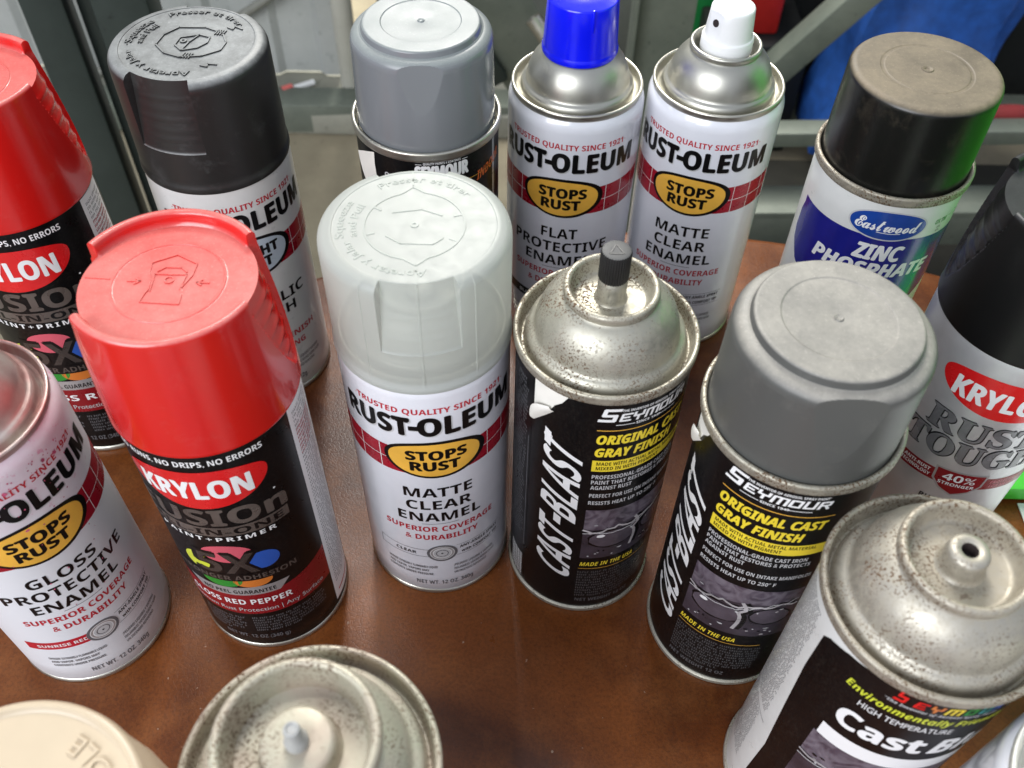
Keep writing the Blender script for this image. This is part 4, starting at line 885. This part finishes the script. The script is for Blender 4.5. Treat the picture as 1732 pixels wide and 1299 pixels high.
tube('shaft', [(0.03, 0.02, 0.006), (0.0, 0.0, 0.006)], 0.005, white_plastic, st); tube('red_end', [(-0.0015, -0.001, 0.007), (-0.016, -0.011, 0.007)], 0.0085, red_plastic, st)
tube('pipe', [(-0.268, 1.33, FLOOR + 0.04), (-0.268, 1.33, 0.2), (-0.268, 1.33, 1.6)], 0.016, grimy('cream_pipe', (0.40, 0.39, 0.33), (0.50, 0.49, 0.42), 7, 0.6), None, 'pale upright pipe at the end of the ribbed wall', 'pipe')
# steel work frame behind the two uncapped white cans
fr = thing('work_stand', 'grey-green steel work stand with angled brace and low rails', 'stand', (0.15, 0.98, FLOOR))
link('leg', boxm(-0.024, -0.012, 0, 0.040, 0.012, 0.9, 0.002), grey_steel, fr)
link('leg_flange', boxm(-0.028, -0.03, 0, -0.024, 0.014, 0.9, 0.001), grey_steel, fr)
def bar(name, a, b, w, mat, parent, h=None):
    a = Vector(a); b = Vector(b); L = (b - a).length; me = boxm(0, -w / 2, -(h or w) / 2, L, w / 2, (h or w) / 2, 0.0015)
    o = link(name, me, mat, parent); o.location = a; o.rotation_euler = (b - a).to_track_quat('X', 'Z').to_euler(); return o
bar('brace', (0.135, 0.13, 0.17), (0.36, 0.13, 0.46), 0.034, grey_steel, fr)
bar('rail', (0.06, 0.02, 0.205), (0.80, 0.06, 0.205), 0.030, grey_steel, fr, 0.02)
bar('rail', (0.06, -0.03, 0.135), (0.80, 0.0, 0.135), 0.055, grey_steel, fr, 0.016)
bar('rail', (0.06, -0.055, 0.112), (0.80, -0.025, 0.112), 0.006, grey_steel, fr, 0.045)
bar('rail', (-0.9, 0.30, 0.03), (0.80, 0.34, 0.03), 0.05, grey_steel, fr, 0.05)
gs = thing('steel_gusset', 'grey steel side plate leaning behind the blue-tipped can', 'plate', (-0.02, 1.12, FLOOR))
bar('plate', (-0.085, 0, 0.42), (0.055, 0.02, 0.18), 0.012, grey_steel, gs, 0.09); bar('edge_bar', (-0.13, -0.01, 0.42), (-0.005, 0.0, 0.20), 0.02, darkgreen_steel, gs, 0.022)
tube('bolt', [(0.035, -0.02, 0.30), (0.06, -0.03, 0.27), (0.075, -0.03, 0.25)], 0.011, seam_tin, gs)
for nm, lab, bx, mt in (('crate', 'small green box low behind the white-nozzled can', (0.235, 1.36, -0.385, 0.325, 1.44, -0.25), paint('green_plastic', (0.01, 0.22, 0.05), 0.4)), ('cardboard_box', 'brown cardboard box under the small green box', (0.22, 1.34, FLOOR, 0.34, 1.46, -0.388), paint('cardboard', (0.33, 0.25, 0.17), 0.8))):
    tag(link(nm, boxm(*bx, 0.003), mt), lab, 'box')
tag(link('toolbox', boxm(0.30, 1.28, -0.318, 0.375, 1.38, -0.20, 0.006), paint('red_enamel', (0.50, 0.02, 0.015), 0.35)), 'red metal toolbox behind the white-nozzled can', 'toolbox')
tag(link('black_crate', boxm(0.275, 1.25, FLOOR, 0.42, 1.40, -0.3185, 0.004), paint('crate_black', (0.012, 0.013, 0.012), 0.6)), 'black crate under the red toolbox', 'crate')
tag(link('black_chest', boxm(0.33, 1.40, FLOOR, 1.6, 1.8, 0.30, 0.02), grimy('black_cloth', (0.008, 0.009, 0.008), (0.018, 0.02, 0.018), 6, 0.85)), 'big black chest standing behind the blue bag', 'chest')
# slumped blue bag
bm = bmesh.new(); n, mrow = 36, 20; grid = []
for i in range(mrow + 1):
    t = i / mrow; row = []
    for k in range(n):
        a = 2 * math.pi * k / n; w = 0.115 - 0.018 * t; dpt = 0.09 - 0.03 * t
        fold = 0.010 * math.sin(5 * a + 3 * t) * t + 0.007 * math.sin(9 * a - 4 * t) + 0.006 * math.sin(14 * t + 2 * a)
        x = (w + fold) * math.copysign(abs(math.cos(a)) ** 0.6, math.cos(a)); y = (dpt + fold) * math.copysign(abs(math.sin(a)) ** 0.6, math.sin(a))
        row.append(bm.verts.new((x + 0.02 * t, y, 0.40 * t + 0.012 * math.sin(3 * a) * t)))
    grid.append(row)
for i in range(mrow):
    for k in range(n): bm.faces.new((grid[i][k], grid[i][(k + 1) % n], grid[i + 1][(k + 1) % n], grid[i + 1][k]))
bm.faces.new(grid[-1]); bm.faces.new(grid[0][::-1]); bmesh.ops.recalc_face_normals(bm, faces=bm.faces[:])
me = bpy.data.meshes.new('bag'); bm.to_mesh(me); bm.free(); finish(me, 70)
bag = link('blue_bag', me, paint('blue_fabric', (0.012, 0.085, 0.36), 0.65, 0.25), None, (0.55, 1.24, FLOOR + 0.055)); tag(bag, 'slumped blue fabric bag standing on the low rails', 'bag')
rg = tube('red_rag', [(0.60, 1.06, -0.30), (0.63, 1.05, -0.29), (0.665, 1.06, -0.30)], 0.014, paint('red_cloth', (0.22, 0.02, 0.02), 0.8), None, 'dark red rag lying on the steel rail', 'rag')
# bright green bin standing to the right of the table's cans, and a sheet of paper
gb = thing('storage_bin', 'bright green plastic bin beside the silver and red can', 'bin', (0.425, 0.36, 0.0), R_(4))
gm = paint('bright_green_plastic', (0.07, 0.52, 0.045), 0.35, 0.05)
link('bin_body', boxm(-0.075, -0.12, 0.0005, 0.075, 0.12, 0.33, 0.006), gm, gb); link('bin_lip', boxm(-0.08, -0.125, 0.3305, 0.08, 0.125, 0.345, 0.004), gm, gb)
tag(link('bin_lid', boxm(0.2440, 0.270, 0.0016, 0.338, 0.335, 0.012, 0.002), gm), 'flat bright green lid on the table beside the silver and red can', 'lid')
tag(link('paper_sheet', boxm(0.262, 0.06, 0.0004, 0.40, 0.269, 0.0010), paint('white_paper', (0.8, 0.8, 0.8), 0.6)), 'white sheet of paper on the table in front of the green lid', 'paper')
tag(link('metal_cabinet', boxm(-0.235, 1.45, FLOOR + 0.002, 0.24, 1.75, 0.6, 0.006), grimy('cabinet_grey', (0.14, 0.152, 0.135), (0.24, 0.25, 0.22), 4, 0.5)), 'grey metal cabinet standing behind the leaning steel plate', 'cabinet')
tag(link('floor_shade_sheet', boxm(0.16, 0.62, FLOOR + 0.0005, 1.3, 1.22, FLOOR + 0.008, 0.002), grimy('floor_shade_dark', (0.022, 0.021, 0.015), (0.045, 0.042, 0.030), 9, 0.8)), 'dark sheet added as shade on the floor under the low steel rails', 'shade sheet')  # dark sheet added in place of the shade cast by table and frame
